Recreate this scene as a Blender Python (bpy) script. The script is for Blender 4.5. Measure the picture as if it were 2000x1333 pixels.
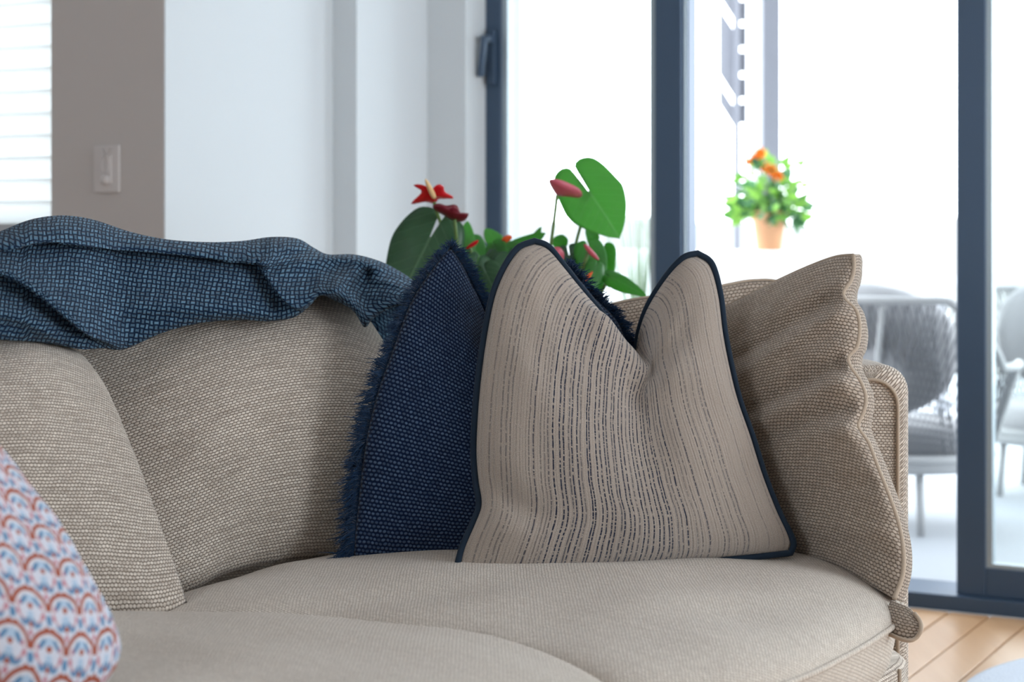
import bpy, math, random
import numpy as np
from mathutils import Vector
from mathutils.bvhtree import BVHTree
from mathutils.geometry import tessellate_polygon

random.seed(7)
rng = np.random.default_rng(7)
SC = bpy.context.scene
COL = SC.collection
for o in list(bpy.data.objects):
    bpy.data.objects.remove(o)

# ------------------------------------------------------------------ camera, sky, exposure
F = 3500.0                 # focal length in pixels of the 2000 px wide frame (63 mm)
HOR = 460.0                # horizon row
EYE = 0.96                 # eye height in metres
cam = bpy.data.objects.new('camera', bpy.data.cameras.new('camera'))
COL.objects.link(cam)
cam.location = (0, 0, EYE)
cam.rotation_euler = (math.radians(90), 0, 0)
cam.data.lens = 63.0
cam.data.sensor_width = 36.0
cam.data.shift_y = -(666.5 - HOR) / 2000.0
cam.data.clip_start = 0.05
cam.data.clip_end = 2000
cam.data.dof.use_dof = True
cam.data.dof.focus_distance = 2.72
cam.data.dof.aperture_fstop = 4.0
SC.camera = cam

world = bpy.data.worlds.new('sky')
SC.world = world
world.use_nodes = True
bg = world.node_tree.nodes['Background']
bg.inputs['Color'].default_value = (0.87, 0.94, 1.0, 1)
bg.inputs['Strength'].default_value = 5.0

SC.view_settings.view_transform = 'Standard'
SC.view_settings.look = 'None'
SC.view_settings.gamma = 1
SC.view_settings.use_curve_mapping = False
SC.view_settings.exposure = 0.68
SC.cycles.max_bounces = 14
SC.cycles.diffuse_bounces = 8
SC.cycles.transparent_max_bounces = 16
SC.cycles.use_denoising = True
SC.cycles.sample_clamp_indirect = 12

TH = math.radians(28.6)
CS, SN = math.cos(TH), math.sin(TH)


def W(a, b, z=0.0):
    """room axes (a along the door wall, b towards the doors) to world"""
    return (a * CS + b * SN, -a * SN + b * CS, z)


def P(px, py, D):
    return np.array(((px - 1000.0) / F * D, D, EYE - (py - HOR) / F * D))


def a_at(px, b):
    k = (px - 1000.0) / F
    return b * (k * CS - SN) / (CS + k * SN)


# ------------------------------------------------------------------ object helpers
ROOTLOC = {}


def tag(o, label=None, cat=None, group=None, kind=None):
    if label: o['label'] = label
    if cat: o['category'] = cat
    if group: o['group'] = group
    if kind: o['kind'] = kind
    return o


def thing(name, label, cat, loc, group=None):
    o = bpy.data.objects.new(name, None)
    COL.objects.link(o)
    o.location = tuple(float(c) for c in loc)
    o.empty_display_size = 0.05
    ROOTLOC[o.name] = np.array(loc, float)
    return tag(o, label, cat, group)


def mesh(name, verts, faces, mat, parent=None, uv=None, smooth=True, origin=None):
    v = np.asarray(verts, float)
    base = np.zeros(3)
    if parent is not None:
        base = ROOTLOC[parent.name]
    elif origin is not None:
        base = np.array(origin, float)
    me = bpy.data.meshes.new(name)
    me.from_pydata((v - base).tolist(), [], [tuple(int(i) for i in f) for f in faces])
    if uv is not None:
        l = me.uv_layers.new(name='UVMap')
        idx = np.empty(len(me.loops), dtype=np.int32)
        me.loops.foreach_get('vertex_index', idx)
        l.data.foreach_set('uv', np.asarray(uv, np.float32)[idx].ravel())
    if smooth:
        me.polygons.foreach_set('use_smooth', [True] * len(me.polygons))
    me.materials.append(mat)
    me.update()
    o = bpy.data.objects.new(name, me)
    COL.objects.link(o)
    if parent is not None:
        o.parent = parent
        ROOTLOC[o.name] = base
    else:
        o.location = tuple(base)
        ROOTLOC[o.name] = base
    return o


def child_loc(o):
    ROOTLOC[o.name] = ROOTLOC[o.parent.name]


class MB:
    def __init__(s):
        s.v, s.f, s.u = [], [], []

    def add(s, v, f, uv=None):
        n = len(s.v)
        s.v += [tuple(p) for p in v]
        s.f += [tuple(i + n for i in q) for q in f]
        s.u += list(uv) if uv is not None else [(p[0], p[1]) for p in v]
        return s

    def hexa(s, c):
        return s.add(c, [(0, 3, 2, 1), (4, 5, 6, 7), (0, 1, 5, 4), (1, 2, 6, 5), (2, 3, 7, 6), (3, 0, 4, 7)])

    def boxr(s, a0, a1, b0, b1, z0, z1):
        return s.hexa([W(a0, b0, z0), W(a1, b0, z0), W(a1, b1, z0), W(a0, b1, z0),
                       W(a0, b0, z1), W(a1, b0, z1), W(a1, b1, z1), W(a0, b1, z1)])

    def bar(s, p, q, w, h, up=(0, 0, 1)):
        p, q, up = np.array(p, float), np.array(q, float), np.array(up, float)
        d = (q - p) / np.linalg.norm(q - p)
        x = np.cross(d, up); x /= np.linalg.norm(x)
        y = np.cross(x, d)
        c = []
        for e in (p, q):
            for (i, j) in ((-1, -1), (1, -1), (1, 1), (-1, 1)):
                c.append(e + x * i * w / 2 + y * j * h / 2)
        return s.hexa(c)

    def tube(s, pts, r, n=8, closed=False, caps=True):
        pts = np.asarray(pts, float)
        m = len(pts)
        rr = np.full(m, r) if np.isscalar(r) else np.asarray(r, float)
        if closed:
            t = np.roll(pts, -1, 0) - np.roll(pts, 1, 0)
        else:
            t = np.gradient(pts, axis=0)
        t /= np.linalg.norm(t, axis=1)[:, None] + 1e-12
        ref = np.array((0.31, 0.2, 0.93))
        x = np.cross(t[0], ref); x /= np.linalg.norm(x)
        v = []
        for i in range(m):
            x = x - t[i] * np.dot(x, t[i])
            x /= np.linalg.norm(x) + 1e-12
            y = np.cross(t[i], x)
            for k in range(n):
                an = 2 * math.pi * k / n
                v.append(pts[i] + rr[i] * (math.cos(an) * x + math.sin(an) * y))
        f = []
        for i in range(m if closed else m - 1):
            j = (i + 1) % m
            for k in range(n):
                l = (k + 1) % n
                f.append((i * n + k, i * n + l, j * n + l, j * n + k))
        if not closed and caps:
            f.append(tuple(range(n))[::-1])
            f.append(tuple((m - 1) * n + k for k in range(n)))
        return s.add(v, f)

    def lathe(s, c, prof, n=32):
        v, f = [], []
        for (r, z) in prof:
            for k in range(n):
                an = 2 * math.pi * k / n
                v.append((c[0] + r * math.cos(an), c[1] + r * math.sin(an), c[2] + z))
        m = len(prof)
        for i in range(m - 1):
            for k in range(n):
                l = (k + 1) % n
                f.append((i * n + k, i * n + l, (i + 1) * n + l, (i + 1) * n + k))
        f.append(tuple(range(n))[::-1])
        f.append(tuple((m - 1) * n + k for k in range(n)))
        return s.add(v, f)

    def build(s, name, mat, parent=None, smooth=False, origin=None):
        return mesh(name, s.v, s.f, mat, parent, s.u, smooth, origin)


def bevel(o, w=0.003, seg=2):
    m = o.modifiers.new('edge', 'BEVEL')
    m.width = w; m.segments = seg; m.limit_method = 'ANGLE'; m.angle_limit = math.radians(40)
    return o


def struct(o):
    o['kind'] = 'structure'
    return o


def curve(pts, n, closed=False):
    """Catmull-Rom through pts, resampled evenly by length"""
    p = np.asarray(pts, float)
    m = len(p)
    if closed:
        ext = np.vstack([p[-1], p, p[0], p[1]])
        segs = m
    else:
        ext = np.vstack([2 * p[0] - p[1], p, 2 * p[-1] - p[-2]])
        segs = m - 1
    t = np.linspace(0, 1, 24, endpoint=False)[:, None]
    out = []
    for i in range(segs):
        a, b, c, d = ext[i], ext[i + 1], ext[i + 2], ext[i + 3]
        out.append(0.5 * (2 * b + (c - a) * t + (2 * a - 5 * b + 4 * c - d) * t ** 2 + (3 * b - a - 3 * c + d) * t ** 3))
    q = np.vstack(out + [p[:1] if closed else p[-1:]])
    L = np.concatenate([[0], np.cumsum(np.linalg.norm(np.diff(q, axis=0), axis=1))])
    s = np.linspace(0, L[-1], n + 1)[:-1] if closed else np.linspace(0, L[-1], n)
    return np.stack([np.interp(s, L, q[:, k]) for k in range(q.shape[1])], 1)


# ------------------------------------------------------------------ node expressions
class X:
    """a float socket with operators that write Math nodes"""
    def __init__(s, nt, so): s.nt, s.so = nt, so

    def op(s, name, o=None, o2=None):
        n = s.nt.nodes.new('ShaderNodeMath'); n.operation = name
        for i, v in enumerate((s, o, o2)):
            if v is None: continue
            if isinstance(v, X): s.nt.links.new(v.so, n.inputs[i])
            else: n.inputs[i].default_value = v
        return X(s.nt, n.outputs[0])

    def __add__(s, o): return s.op('ADD', o)
    __radd__ = __add__
    def __sub__(s, o): return s.op('SUBTRACT', o)
    def __rsub__(s, o): return (s * -1.0) + o
    def __mul__(s, o): return s.op('MULTIPLY', o)
    __rmul__ = __mul__
    def __truediv__(s, o): return s.op('DIVIDE', o)
    def floor(s): return s.op('FLOOR')
    def fract(s): return s.op('FRACT')
    def abs(s): return s.op('ABSOLUTE')
    def sqrt(s): return s.op('SQRT')
    def sin(s): return s.op('SINE')
    def pow(s, k): return s.op('POWER', k)
    def max(s, o): return s.op('MAXIMUM', o)
    def min(s, o): return s.op('MINIMUM', o)
    def mod(s, k): return s.op('FLOORED_MODULO', k)

    def step(s, lo, hi):
        """smoothstep lo..hi -> 0..1 (lo may exceed hi)"""
        n = s.nt.nodes.new('ShaderNodeMapRange'); n.interpolation_type = 'SMOOTHSTEP'
        s.nt.links.new(s.so, n.inputs[0])
        if lo < hi:
            n.inputs[1].default_value = lo; n.inputs[2].default_value = hi
            n.inputs[3].default_value = 0; n.inputs[4].default_value = 1
        else:
            n.inputs[1].default_value = hi; n.inputs[2].default_value = lo
            n.inputs[3].default_value = 1; n.inputs[4].default_value = 0
        return X(s.nt, n.outputs[0])


class Mat:
    def __init__(s, name, color=(.8, .8, .8), rough=.6, metal=0.0, sheen=0.0, spec=.3):
        s.m = bpy.data.materials.new(name); s.m.use_nodes = True
        s.nt = s.m.node_tree
        s.b = s.nt.nodes['Principled BSDF']
        s.b.inputs['Base Color'].default_value = (*color, 1)
        s.b.inputs['Roughness'].default_value = rough
        s.b.inputs['Metallic'].default_value = metal
        s.b.inputs['Sheen Weight'].default_value = sheen
        s.b.inputs['Sheen Roughness'].default_value = .4
        s.b.inputs['Specular IOR Level'].default_value = spec
        s.out = [n for n in s.nt.nodes if n.type == 'OUTPUT_MATERIAL'][0]

    def node(s, t): return s.nt.nodes.new(t)

    def uv(s, scale=1.0, rot=0.0):
        n = s.node('ShaderNodeUVMap'); n.uv_map = 'UVMap'
        m = s.node('ShaderNodeMapping')
        m.inputs['Scale'].default_value = (scale, scale, scale)
        m.inputs['Rotation'].default_value = (0, 0, rot)
        s.nt.links.new(n.outputs[0], m.inputs[0])
        s.vec = m.outputs[0]
        x = s.node('ShaderNodeSeparateXYZ'); s.nt.links.new(m.outputs[0], x.inputs[0])
        return X(s.nt, x.outputs[0]), X(s.nt, x.outputs[1])

    def comb(s, x, y, z=0.0):
        n = s.node('ShaderNodeCombineXYZ')
        for i, v in enumerate((x, y, z)):
            if isinstance(v, X): s.nt.links.new(v.so, n.inputs[i])
            else: n.inputs[i].default_value = v
        return n.outputs[0]

    def noise(s, vec, scale=1.0, detail=2.0, rough=.5):
        n = s.node('ShaderNodeTexNoise')
        n.inputs['Scale'].default_value = scale
        n.inputs['Detail'].default_value = detail
        n.inputs['Roughness'].default_value = rough
        if vec is not None: s.nt.links.new(vec, n.inputs['Vector'])
        return X(s.nt, n.outputs['Fac'])

    def rand(s, x, y=0.0):
        n = s.node('ShaderNodeTexWhiteNoise'); n.noise_dimensions = '2D'
        s.nt.links.new(s.comb(x, y), n.inputs['Vector'])
        return X(s.nt, n.outputs['Value'])

    def mix(s, fac, a, b):
        n = s.node('ShaderNodeMix'); n.data_type = 'RGBA'
        if isinstance(fac, X): s.nt.links.new(fac.so, n.inputs[0])
        else: n.inputs[0].default_value = fac
        for v, i in ((a, 6), (b, 7)):
            if isinstance(v, tuple): n.inputs[i].default_value = (*v, 1)
            else: s.nt.links.new(v, n.inputs[i])
        return n.outputs[2]

    def color(s, so): s.nt.links.new(so, s.b.inputs['Base Color']); return s

    def bump(s, h, dist=.001, strength=1.0):
        n = s.node('ShaderNodeBump')
        n.inputs['Distance'].default_value = dist
        n.inputs['Strength'].default_value = strength
        s.nt.links.new(h.so, n.inputs['Height'])
        s.nt.links.new(n.outputs[0], s.b.inputs['Normal'])
        return s

    def translucent(s, fac, col):
        t = s.node('ShaderNodeBsdfTranslucent')
        if isinstance(col, tuple): t.inputs[0].default_value = (*col, 1)
        else: s.nt.links.new(col, t.inputs[0])
        m = s.node('ShaderNodeMixShader'); m.inputs[0].default_value = fac
        s.nt.links.new(s.b.outputs[0], m.inputs[1]); s.nt.links.new(t.outputs[0], m.inputs[2])
        s.nt.links.new(m.outputs[0], s.out.inputs[0])
        return s


def brick_weave(M, x, y, w, h, off=.5, fill=(.44, .40), soft=.22):
    """staggered stitches: returns (height 0..1, random per stitch); x,y in mm"""
    row = (y / h).floor()
    xs = x / w + row.mod(2.0) * off
    fx = (xs.fract() - .5).abs()
    fy = ((y / h).fract() - .5).abs()
    ex, ey = fx / fill[0], fy / fill[1]
    k = (ex * ex * .9 + ey * ey).step(1.45, .35)
    return k, M.rand(xs.floor(), row)


def weave_fabric(name, light, dark, w, h, rot=0.0, bump=.0012, sheen=.25, slub=.3, fill=(.46, .45), var=.35):
    M = Mat(name, rough=.92, sheen=sheen, spec=.15)
    x, y = M.uv(1000.0, rot)
    wob = M.noise(M.vec, .06, 2) * 3.0
    wob2 = M.noise(M.vec, .4, 2) * .9
    k, r = brick_weave(M, x + wob + wob2, y + wob + wob2 * .6, w, h, .5, fill)
    streak = M.noise(M.comb(x * .012, y * .28), 1.0, 3)
    fine = M.noise(M.vec, 1.6, 2)
    lev = k * (1.0 - r * var) * (1.0 - streak.step(.42, .68) * slub) * (.72 + fine * .5)
    M.color(M.mix(lev.min(1.0), dark, light))
    M.bump(k * .8 + fine * .35 + r * .1, bump)
    return M.m


beige = weave_fabric('beige_weave', (.78, .70, .615), (.26, .21, .17), 6.8, 4.6, slub=.5, bump=.0016)
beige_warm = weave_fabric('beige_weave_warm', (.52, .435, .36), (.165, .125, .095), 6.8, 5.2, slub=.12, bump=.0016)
seat_fab = weave_fabric('seat_weave', (.76, .695, .62), (.37, .315, .265), 5.6, 3.8, rot=.62, bump=.0012, slub=.25)


def basket_fabric(name, light, dark, cell, rot=0.0, sheen=.35, bump=.0018):
    M = Mat(name, rough=.95, sheen=sheen, spec=.1)
    x, y = M.uv(1000.0 / cell, rot)
    wob = M.noise(M.vec, .25, 2) * 1.0
    x = x + wob; y = y + wob * .7
    cx, cy = x.floor(), y.floor()
    c = (cx + cy).mod(2.0)
    fx, fy = (x.fract() - .5).abs(), (y.fract() - .5).abs()
    hdash = fx.step(.50, .34) * fy.step(.38, .16)
    vdash = fy.step(.50, .34) * fx.step(.38, .16)
    k = hdash * c + vdash * (1.0 - c)
    r = M.rand(cx, cy)
    fine = M.noise(M.vec, 9.0, 2)
    lev = k * (1.0 - r * .55) * (.65 + fine * .7)
    M.color(M.mix(lev.min(1.0), dark, light))
    M.bump(k + fine * .3, bump)
    return M.m


throw_fab = basket_fabric('throw_weave', (.105, .20, .29), (.004, .014, .038), 7.6, rot=.15, sheen=.10)


def navy_fabric():
    M = Mat('navy_weave', rough=.95, sheen=.12, spec=.1)
    x, y = M.uv(1000.0)
    wob = M.noise(M.vec, .05, 2) * 5.0
    k, r = brick_weave(M, x + wob, y + wob * .8, 7.4, 6.2, .5, (.37, .32), .3)
    fine = M.noise(M.vec, 1.5, 2)
    lev = k * (1.0 - r * .55) * (.6 + fine * .6)
    M.color(M.mix(lev.min(1.0), (.004, .012, .038), (.085, .135, .22)))
    M.bump(k + fine * .3, .0014)
    return M.m


navy_fab = navy_fabric()
navy_cord = Mat('navy_cord', (.016, .027, .044), .9, sheen=.1, spec=.1).m
beige_cord = Mat('beige_cord', (.40, .325, .255), .9, sheen=.2, spec=.1).m
navy_yarn = Mat('navy_yarn', (.012, .036, .085), .9, sheen=.15, spec=.1).m


def striped_fabric():
    M = Mat('striped_wool', rough=.95, sheen=.45, spec=.1)
    x, y = M.uv(1000.0)
    wob = M.noise(M.comb(x * .02, y * .02), 1.0, 2) * 5.0
    xs = (x + wob) / 8.0
    cell = xs.floor()
    r = M.rand(cell, 3.0)
    pos = (xs.fract() - .5 - (M.rand(cell, 9.0) - .5) * .5).abs()
    wid = M.noise(M.comb(x * .1, y * .12), 1.0, 2) * .16
    line = (pos - wid).step(.11, .02)
    dash = M.noise(M.comb(cell * 7.3, y * .26), 1.0, 3).step(.36, .50)
    dens = x.step(60.0, 125.0) * x.step(400.0, 300.0)
    amt = line * dash * (r * 1.0 + dens * .95 - .35).max(0.0).min(1.0)
    fine = M.noise(M.vec, 1.1, 3, .7)
    fleck = M.noise(M.comb(x * .8, y * .5), 1.0, 3).step(.46, .72)
    band = M.noise(M.comb(x * .05, 1.0), 1.0, 2)
    basecol = M.mix(fine.step(.3, .72), (.27, .22, .185), (.62, .535, .46))
    c2 = M.mix((fleck * (.10 + band * .3 + dens * .35)).min(1.0), basecol, (.24, .20, .19))
    M.color(M.mix(amt, c2, (.022, .028, .055)))
    rib = (x * (2 * math.pi / 5.0)).sin()
    M.bump(fine * .9 + rib * .18 - line * dash * .5, .0016)
    return M.m


striped_fab = striped_fabric()


def arabesque_fabric():
    M = Mat('arabesque_print', rough=.85, sheen=.2, spec=.2)
    x, y = M.uv(1.0 / .054, .3)
    wob = M.noise(M.vec, 1.6, 2) * .16
    x = x + wob; y = y * 1.15 + wob
    row = y.floor()
    fx = (x + row.mod(2.0) * .5).fract() - .5
    fy = y.fract()
    ax = fx.abs()
    d = (fx * fx + fy * fy * .85).sqrt()
    rust = (d - .47).abs().step(.07, .035)
    rim_ = (d - .385).abs().step(.05, .025)
    ex = .5 - ax
    d2 = (ex * ex + (1.0 - fy) * (1.0 - fy) * .85).sqrt()
    inv = (d2 - .36).abs().step(.05, .02)

    def dot(cx, cy, rx, ry, k=0.0):
        q = ax - cx; w = fy - cy
        u = (q + w * k) / rx; v = (w - q * k) / ry
        return (u * u + v * v).step(1.2, .75)

    blue = dot(.18, .20, .07, .17, .5).max(dot(.0, .78, .085, .15)).max(dot(.40, .66, .07, .15, -.5)).max(dot(.27, .62, .05, .12, .6))
    wash = dot(.0, .24, .10, .15).max(dot(.5, .84, .10, .12))
    pink = dot(.30, .10, .07, .08).max(dot(.16, .86, .06, .08)).max(dot(.5, .40, .06, .09))
    rdot = dot(.0, .08, .075, .08).max(dot(.5, .60, .06, .08)).max(dot(.10, .55, .05, .06)).max(dot(.36, .30, .035, .05))
    c = M.mix(inv * .75, (.52, .53, .60), (.44, .20, .22))
    c = M.mix(wash * .8, c, (.30, .42, .56))
    c = M.mix(pink, c, (.42, .17, .20))
    c = M.mix(blue, c, (.09, .20, .34))
    c = M.mix(rim_ * .8, c, (.56, .55, .58))
    c = M.mix(rust, c, (.28, .062, .03))
    c = M.mix(rdot, c, (.30, .07, .03))
    M.color(c)
    M.bump(M.noise(M.vec, 30.0, 2), .0004)
    return M.m


arabesque_fab = arabesque_fabric()


def plaster(name, col):
    M = Mat(name, col, .75, spec=.25)
    t = M.node('ShaderNodeTexCoord')
    n = M.noise(t.outputs['Object'], 140.0, 3)
    M.bump(n, .0004, .5)
    return M.m


white_wall = plaster('white_wall_paint', (.61, .65, .68))
backlit_wall = plaster('backlit_wall_paint', (.50, .465, .45))  # camera-facing wall: backlit shade and warm bounce put into the colour
ceil_mat = plaster('ceiling_paint', (.84, .85, .86))
frame_mat = Mat('charcoal_aluminium', (.042, .075, .128), .42, .2, spec=.5).m
bead_mat = Mat('grey_glazing_bead', (.32, .38, .42), .35, .4, spec=.5).m
white_plastic = Mat('white_plastic', (.56, .52, .51), .3, spec=.5).m
slat_mat = Mat('white_blind_slat', (.9, .9, .9), .5).translucent(.72, (.97, .97, .97)).m


def glass_mat():
    m = bpy.data.materials.new('clear_glass'); m.use_nodes = True
    nt = m.node_tree; nt.nodes.clear()
    o = nt.nodes.new('ShaderNodeOutputMaterial')
    t = nt.nodes.new('ShaderNodeBsdfTransparent'); t.inputs[0].default_value = (.95, .975, .97, 1)
    g = nt.nodes.new('ShaderNodeBsdfGlossy'); g.inputs['Roughness'].default_value = .01
    fr = nt.nodes.new('ShaderNodeFresnel'); fr.inputs[0].default_value = 1.45
    mx = nt.nodes.new('ShaderNodeMixShader')
    nt.links.new(fr.outputs[0], mx.inputs[0]); nt.links.new(t.outputs[0], mx.inputs[1]); nt.links.new(g.outputs[0], mx.inputs[2])
    nt.links.new(mx.outputs[0], o.inputs[0])
    return m


glass = glass_mat()


def wood_mat():
    M = Mat('oak_floorboard', rough=.38, spec=.4)
    t = M.node('ShaderNodeTexCoord')
    oi = M.node('ShaderNodeObjectInfo')
    mp = M.node('ShaderNodeMapping'); mp.inputs['Rotation'].default_value = (0, 0, TH)
    mp.inputs['Scale'].default_value = (26, 1.6, 1)
    M.nt.links.new(t.outputs['Object'], mp.inputs[0])
    ad = M.node('ShaderNodeVectorMath'); ad.operation = 'ADD'
    M.nt.links.new(mp.outputs[0], ad.inputs[0]); M.nt.links.new(oi.outputs['Random'], ad.inputs[1])
    g = M.noise(ad.outputs[0], 1.0, 4)
    r = X(M.nt, oi.outputs['Random'])
    M.color(M.mix((g * .8 + r * .35).min(1.0), (.66, .43, .25), (.46, .25, .12)))
    M.bump(g, .0004)
    return M.m


wood = wood_mat()
joint_mat = Mat('dark_board_joint', (.16, .085, .045), .8).m
terrace_mat = plaster('pale_terrace_paving', (.34, .36, .385))
white_render = plaster('white_render', (.8, .8, .8))

# ------------------------------------------------------------------ room shell
H = 2.7
DB = 4.6                       # door plane
WB = 3.376                     # window wall plane
struct(MB().boxr(-4.65, 2.35, -2.65, 4.62, -.16, -.022).build('floor', joint_mat))
floor = bpy.data.objects['floor']
k = 0
proto = None
for i in range(-26, 33):
    a0 = -1.104 + .103 * i
    if a0 < -3.0 or a0 > 2.05: continue
    m = MB().boxr(0, .0985, -2.5, DB - .055, -.022, 0).build('plank', wood, floor) if proto is None else None
    if m is not None:
        proto = bevel(m, .0012, 1)
        pl = m
    else:
        pl = proto.copy(); COL.objects.link(pl); pl.parent = floor
    pl.location = W(a0 + .002, 0, 0)
struct(MB().boxr(-4.65, -3.0, -2.65, 3.5, -.022, -.001).build('floor_side', wood))
struct(MB().boxr(-4.65, 2.35, -2.65, WB + .15, H, H + .15).boxr(-2.95, 2.35, WB + .15, 4.75, H, H + .15).build('ceiling', ceil_mat))
# window wall (camera-facing) with its opening
WB = 3.376
wa0, wa1 = -4.30, a_at(100, WB)
wz0, wz1 = .985, 2.25
m = MB()
m.boxr(wa1, -2.793, WB, WB + .15, 0, H)
m.boxr(-4.65, wa0, WB, WB + .15, 0, H)
m.boxr(wa0, wa1, WB, WB + .15, 0, wz0)
m.boxr(wa0, wa1, WB, WB + .15, wz1, H)
struct(m.build('wall_left', backlit_wall))
m = MB()
m.boxr(-2.95, -2.793, WB + .02, 4.24, 0, H)
m.boxr(-2.80, -2.789, WB + .001, 3.635, 0, H)       # slightly proud panel at the outer corner
struct(m.build('wall_alcove', white_wall))
struct(MB().boxr(-2.80, -2.714, 4.092, 4.5, 0, H).build('wall_pilaster', white_wall))
struct(MB().boxr(-2.73, -2.585, 4.463, 4.80, 0, H).build('wall_corner', white_wall))
struct(MB().boxr(-2.585, 2.35, DB - .02, DB + .15, 2.42, H).build('wall_front', white_wall))
m = MB()                                             # right wall; its unseen opening is added to light the sofa
m.boxr(2.2, 2.35, -2.65, 1.7, 0, H); m.boxr(2.2, 2.35, 4.1, DB + .15, 0, H)
m.boxr(2.2, 2.35, 1.7, 4.1, 0, .5); m.boxr(2.2, 2.35, 1.7, 4.1, 2.3, H)
struct(m.build('wall_right', white_wall))
struct(MB().boxr(-4.65, -4.5, -2.65, WB, 0, H).build('wall_side', white_wall))
m = MB()                                             # wall behind the camera, with an opening added for fill light
m.boxr(-4.5, -2.3, -2.65, -2.5, 0, H); m.boxr(-.9, 2.2, -2.65, -2.5, 0, H)
m.boxr(-2.3, -.9, -2.65, -2.5, 0, .9); m.boxr(-2.3, -.9, -2.65, -2.5, 2.2, H)
struct(m.build('wall_back', white_wall))

# ------------------------------------------------------------------ left window and its blind
w1 = tag(thing('window_1', None, None, W((wa0 + wa1) / 2, WB + .1, wz0)), kind='structure')
m = MB()
for (x0, x1, z0, z1) in ((wa0, wa0 + .04, wz0, wz1), (wa1 - .012, wa1, wz0, wz1), (wa0, wa1, wz0, wz0 + .012), (wa0, wa1, wz1 - .04, wz1)):
    m.boxr(x0, x1, WB + .09, WB + .14, z0, z1)
m.build('frame', white_plastic, w1)
MB().boxr(wa0 + .03, wa1 - .01, WB + .113, WB + .119, wz0 + .01, wz1 - .03).build('pane', glass, w1)
MB().boxr(wa0, wa1, WB - .01, WB + .09, wz0 - .02, wz0).build('sill', Mat('grey_sill', (.42, .43, .46), .5).m, w1)

bl = thing('venetian_blind', 'white horizontal slat blind glowing in the window at the wall with the switch', 'blind', W((wa0 + wa1) / 2, WB + .045, wz0))
zz = wz0 + .034
sl = None
while zz < wz1 - .05:
    if sl is None:
        m = MB()
        t = math.radians(66)
        hw, th = .0305, .0014
        ca, sa = math.cos(t) * hw, math.sin(t) * hw
        m.hexa([W(wa0 + .008, WB + .045 - ca, zz + sa - th), W(wa1 - .004, WB + .045 - ca, zz + sa - th), W(wa1 - .004, WB + .045 + ca, zz - sa - th), W(wa0 + .008, WB + .045 + ca, zz - sa - th),
                W(wa0 + .008, WB + .045 - ca, zz + sa + th), W(wa1 - .004, WB + .045 - ca, zz + sa + th), W(wa1 - .004, WB + .045 + ca, zz - sa + th), W(wa0 + .008, WB + .045 + ca, zz - sa + th)])
        sl = m.build('slat', slat_mat, bl)
    else:
        c = sl.copy(); COL.objects.link(c); c.parent = bl
        c.location = (0, 0, zz - wz0 - .034)
    zz += .0563
m = MB()
for aa in (wa0 + .15, wa1 - .33):
    MB().tube([W(aa, WB + .045, wz0 + .004), W(aa, WB + .045, wz1 - .04)], .0012, 6).build('ladder_cord', white_plastic, bl)

MB().boxr(wa0 + .006, wa1 - .006, WB + .01, WB + .08, wz1 - .045, wz1 - .001).build('head_rail', white_plastic, bl)

# wall plate
sa0, sa1 = a_at(186, WB), a_at(236, WB)
sc_ = (sa0 + sa1) / 2
zc = 1.122
sw = thing('wall_plate', 'white wall plate with a rounded raised centre on the backlit window wall', 'switch', W(sc_, WB, zc))
bevel(MB().boxr(sa0, sa1, WB - .006, WB + .001, zc - .058, zc + .058).build('plate', white_plastic, sw), .003, 2)
bevel(MB().boxr(sc_ - .017, sc_ + .017, WB - .0085, WB - .004, zc - .036, zc + .036).build('insert', white_plastic, sw), .002, 2)
m = MB()
ring = [W(sc_ + .0115 * math.cos(t), WB - .0095, zc + .012 + .022 * math.sin(t)) for t in np.linspace(0, 2 * math.pi, 28, endpoint=False)]
m.tube(ring, .0024, 8, closed=True)
m.build('oval_ring', white_plastic, sw, True)
m = MB()
for t, r_ in ((0.0, .012), (.006, .0115), (.0095, .008), (.0105, .002)):
    pass
prof = []
for (r_, dd) in ((.012, 0), (.012, .006), (.0105, .010), (.005, .012), (.0005, .0122)):
    prof.append([W(sc_ + r_ * math.cos(t), WB - .006 - dd, zc - .027 + r_ * math.sin(t)) for t in np.linspace(0, 2 * math.pi, 24, endpoint=False)])
vv = [p for r_ in prof for p in r_]
ff = [(i * 24 + k, i * 24 + (k + 1) % 24, (i + 1) * 24 + (k + 1) % 24, (i + 1) * 24 + k) for i in range(4) for k in range(24)]
mesh('knob', vv, ff, white_plastic, sw)
for s in (-1, 1):
    MB().bar(W(sc_ + s * .004, WB - .009, zc + .036), W(sc_ + s * .014, WB - .009, zc + .052), .004, .004, W(0, 1, 0)).build('ridge', white_plastic, sw)

# ------------------------------------------------------------------ glazed doors
ZD0, ZD1 = .04, 2.42
struct(bevel(MB().boxr(-2.585, 2.2, DB - .05, DB + .14, 0, ZD0).build('trim_1', frame_mat), .002, 1))     # raised sill track
struct(MB().boxr(-2.585, 2.2, DB - .05, DB + .14, ZD1 - .06, ZD1 + .02).build('trim_2', frame_mat))


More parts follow.
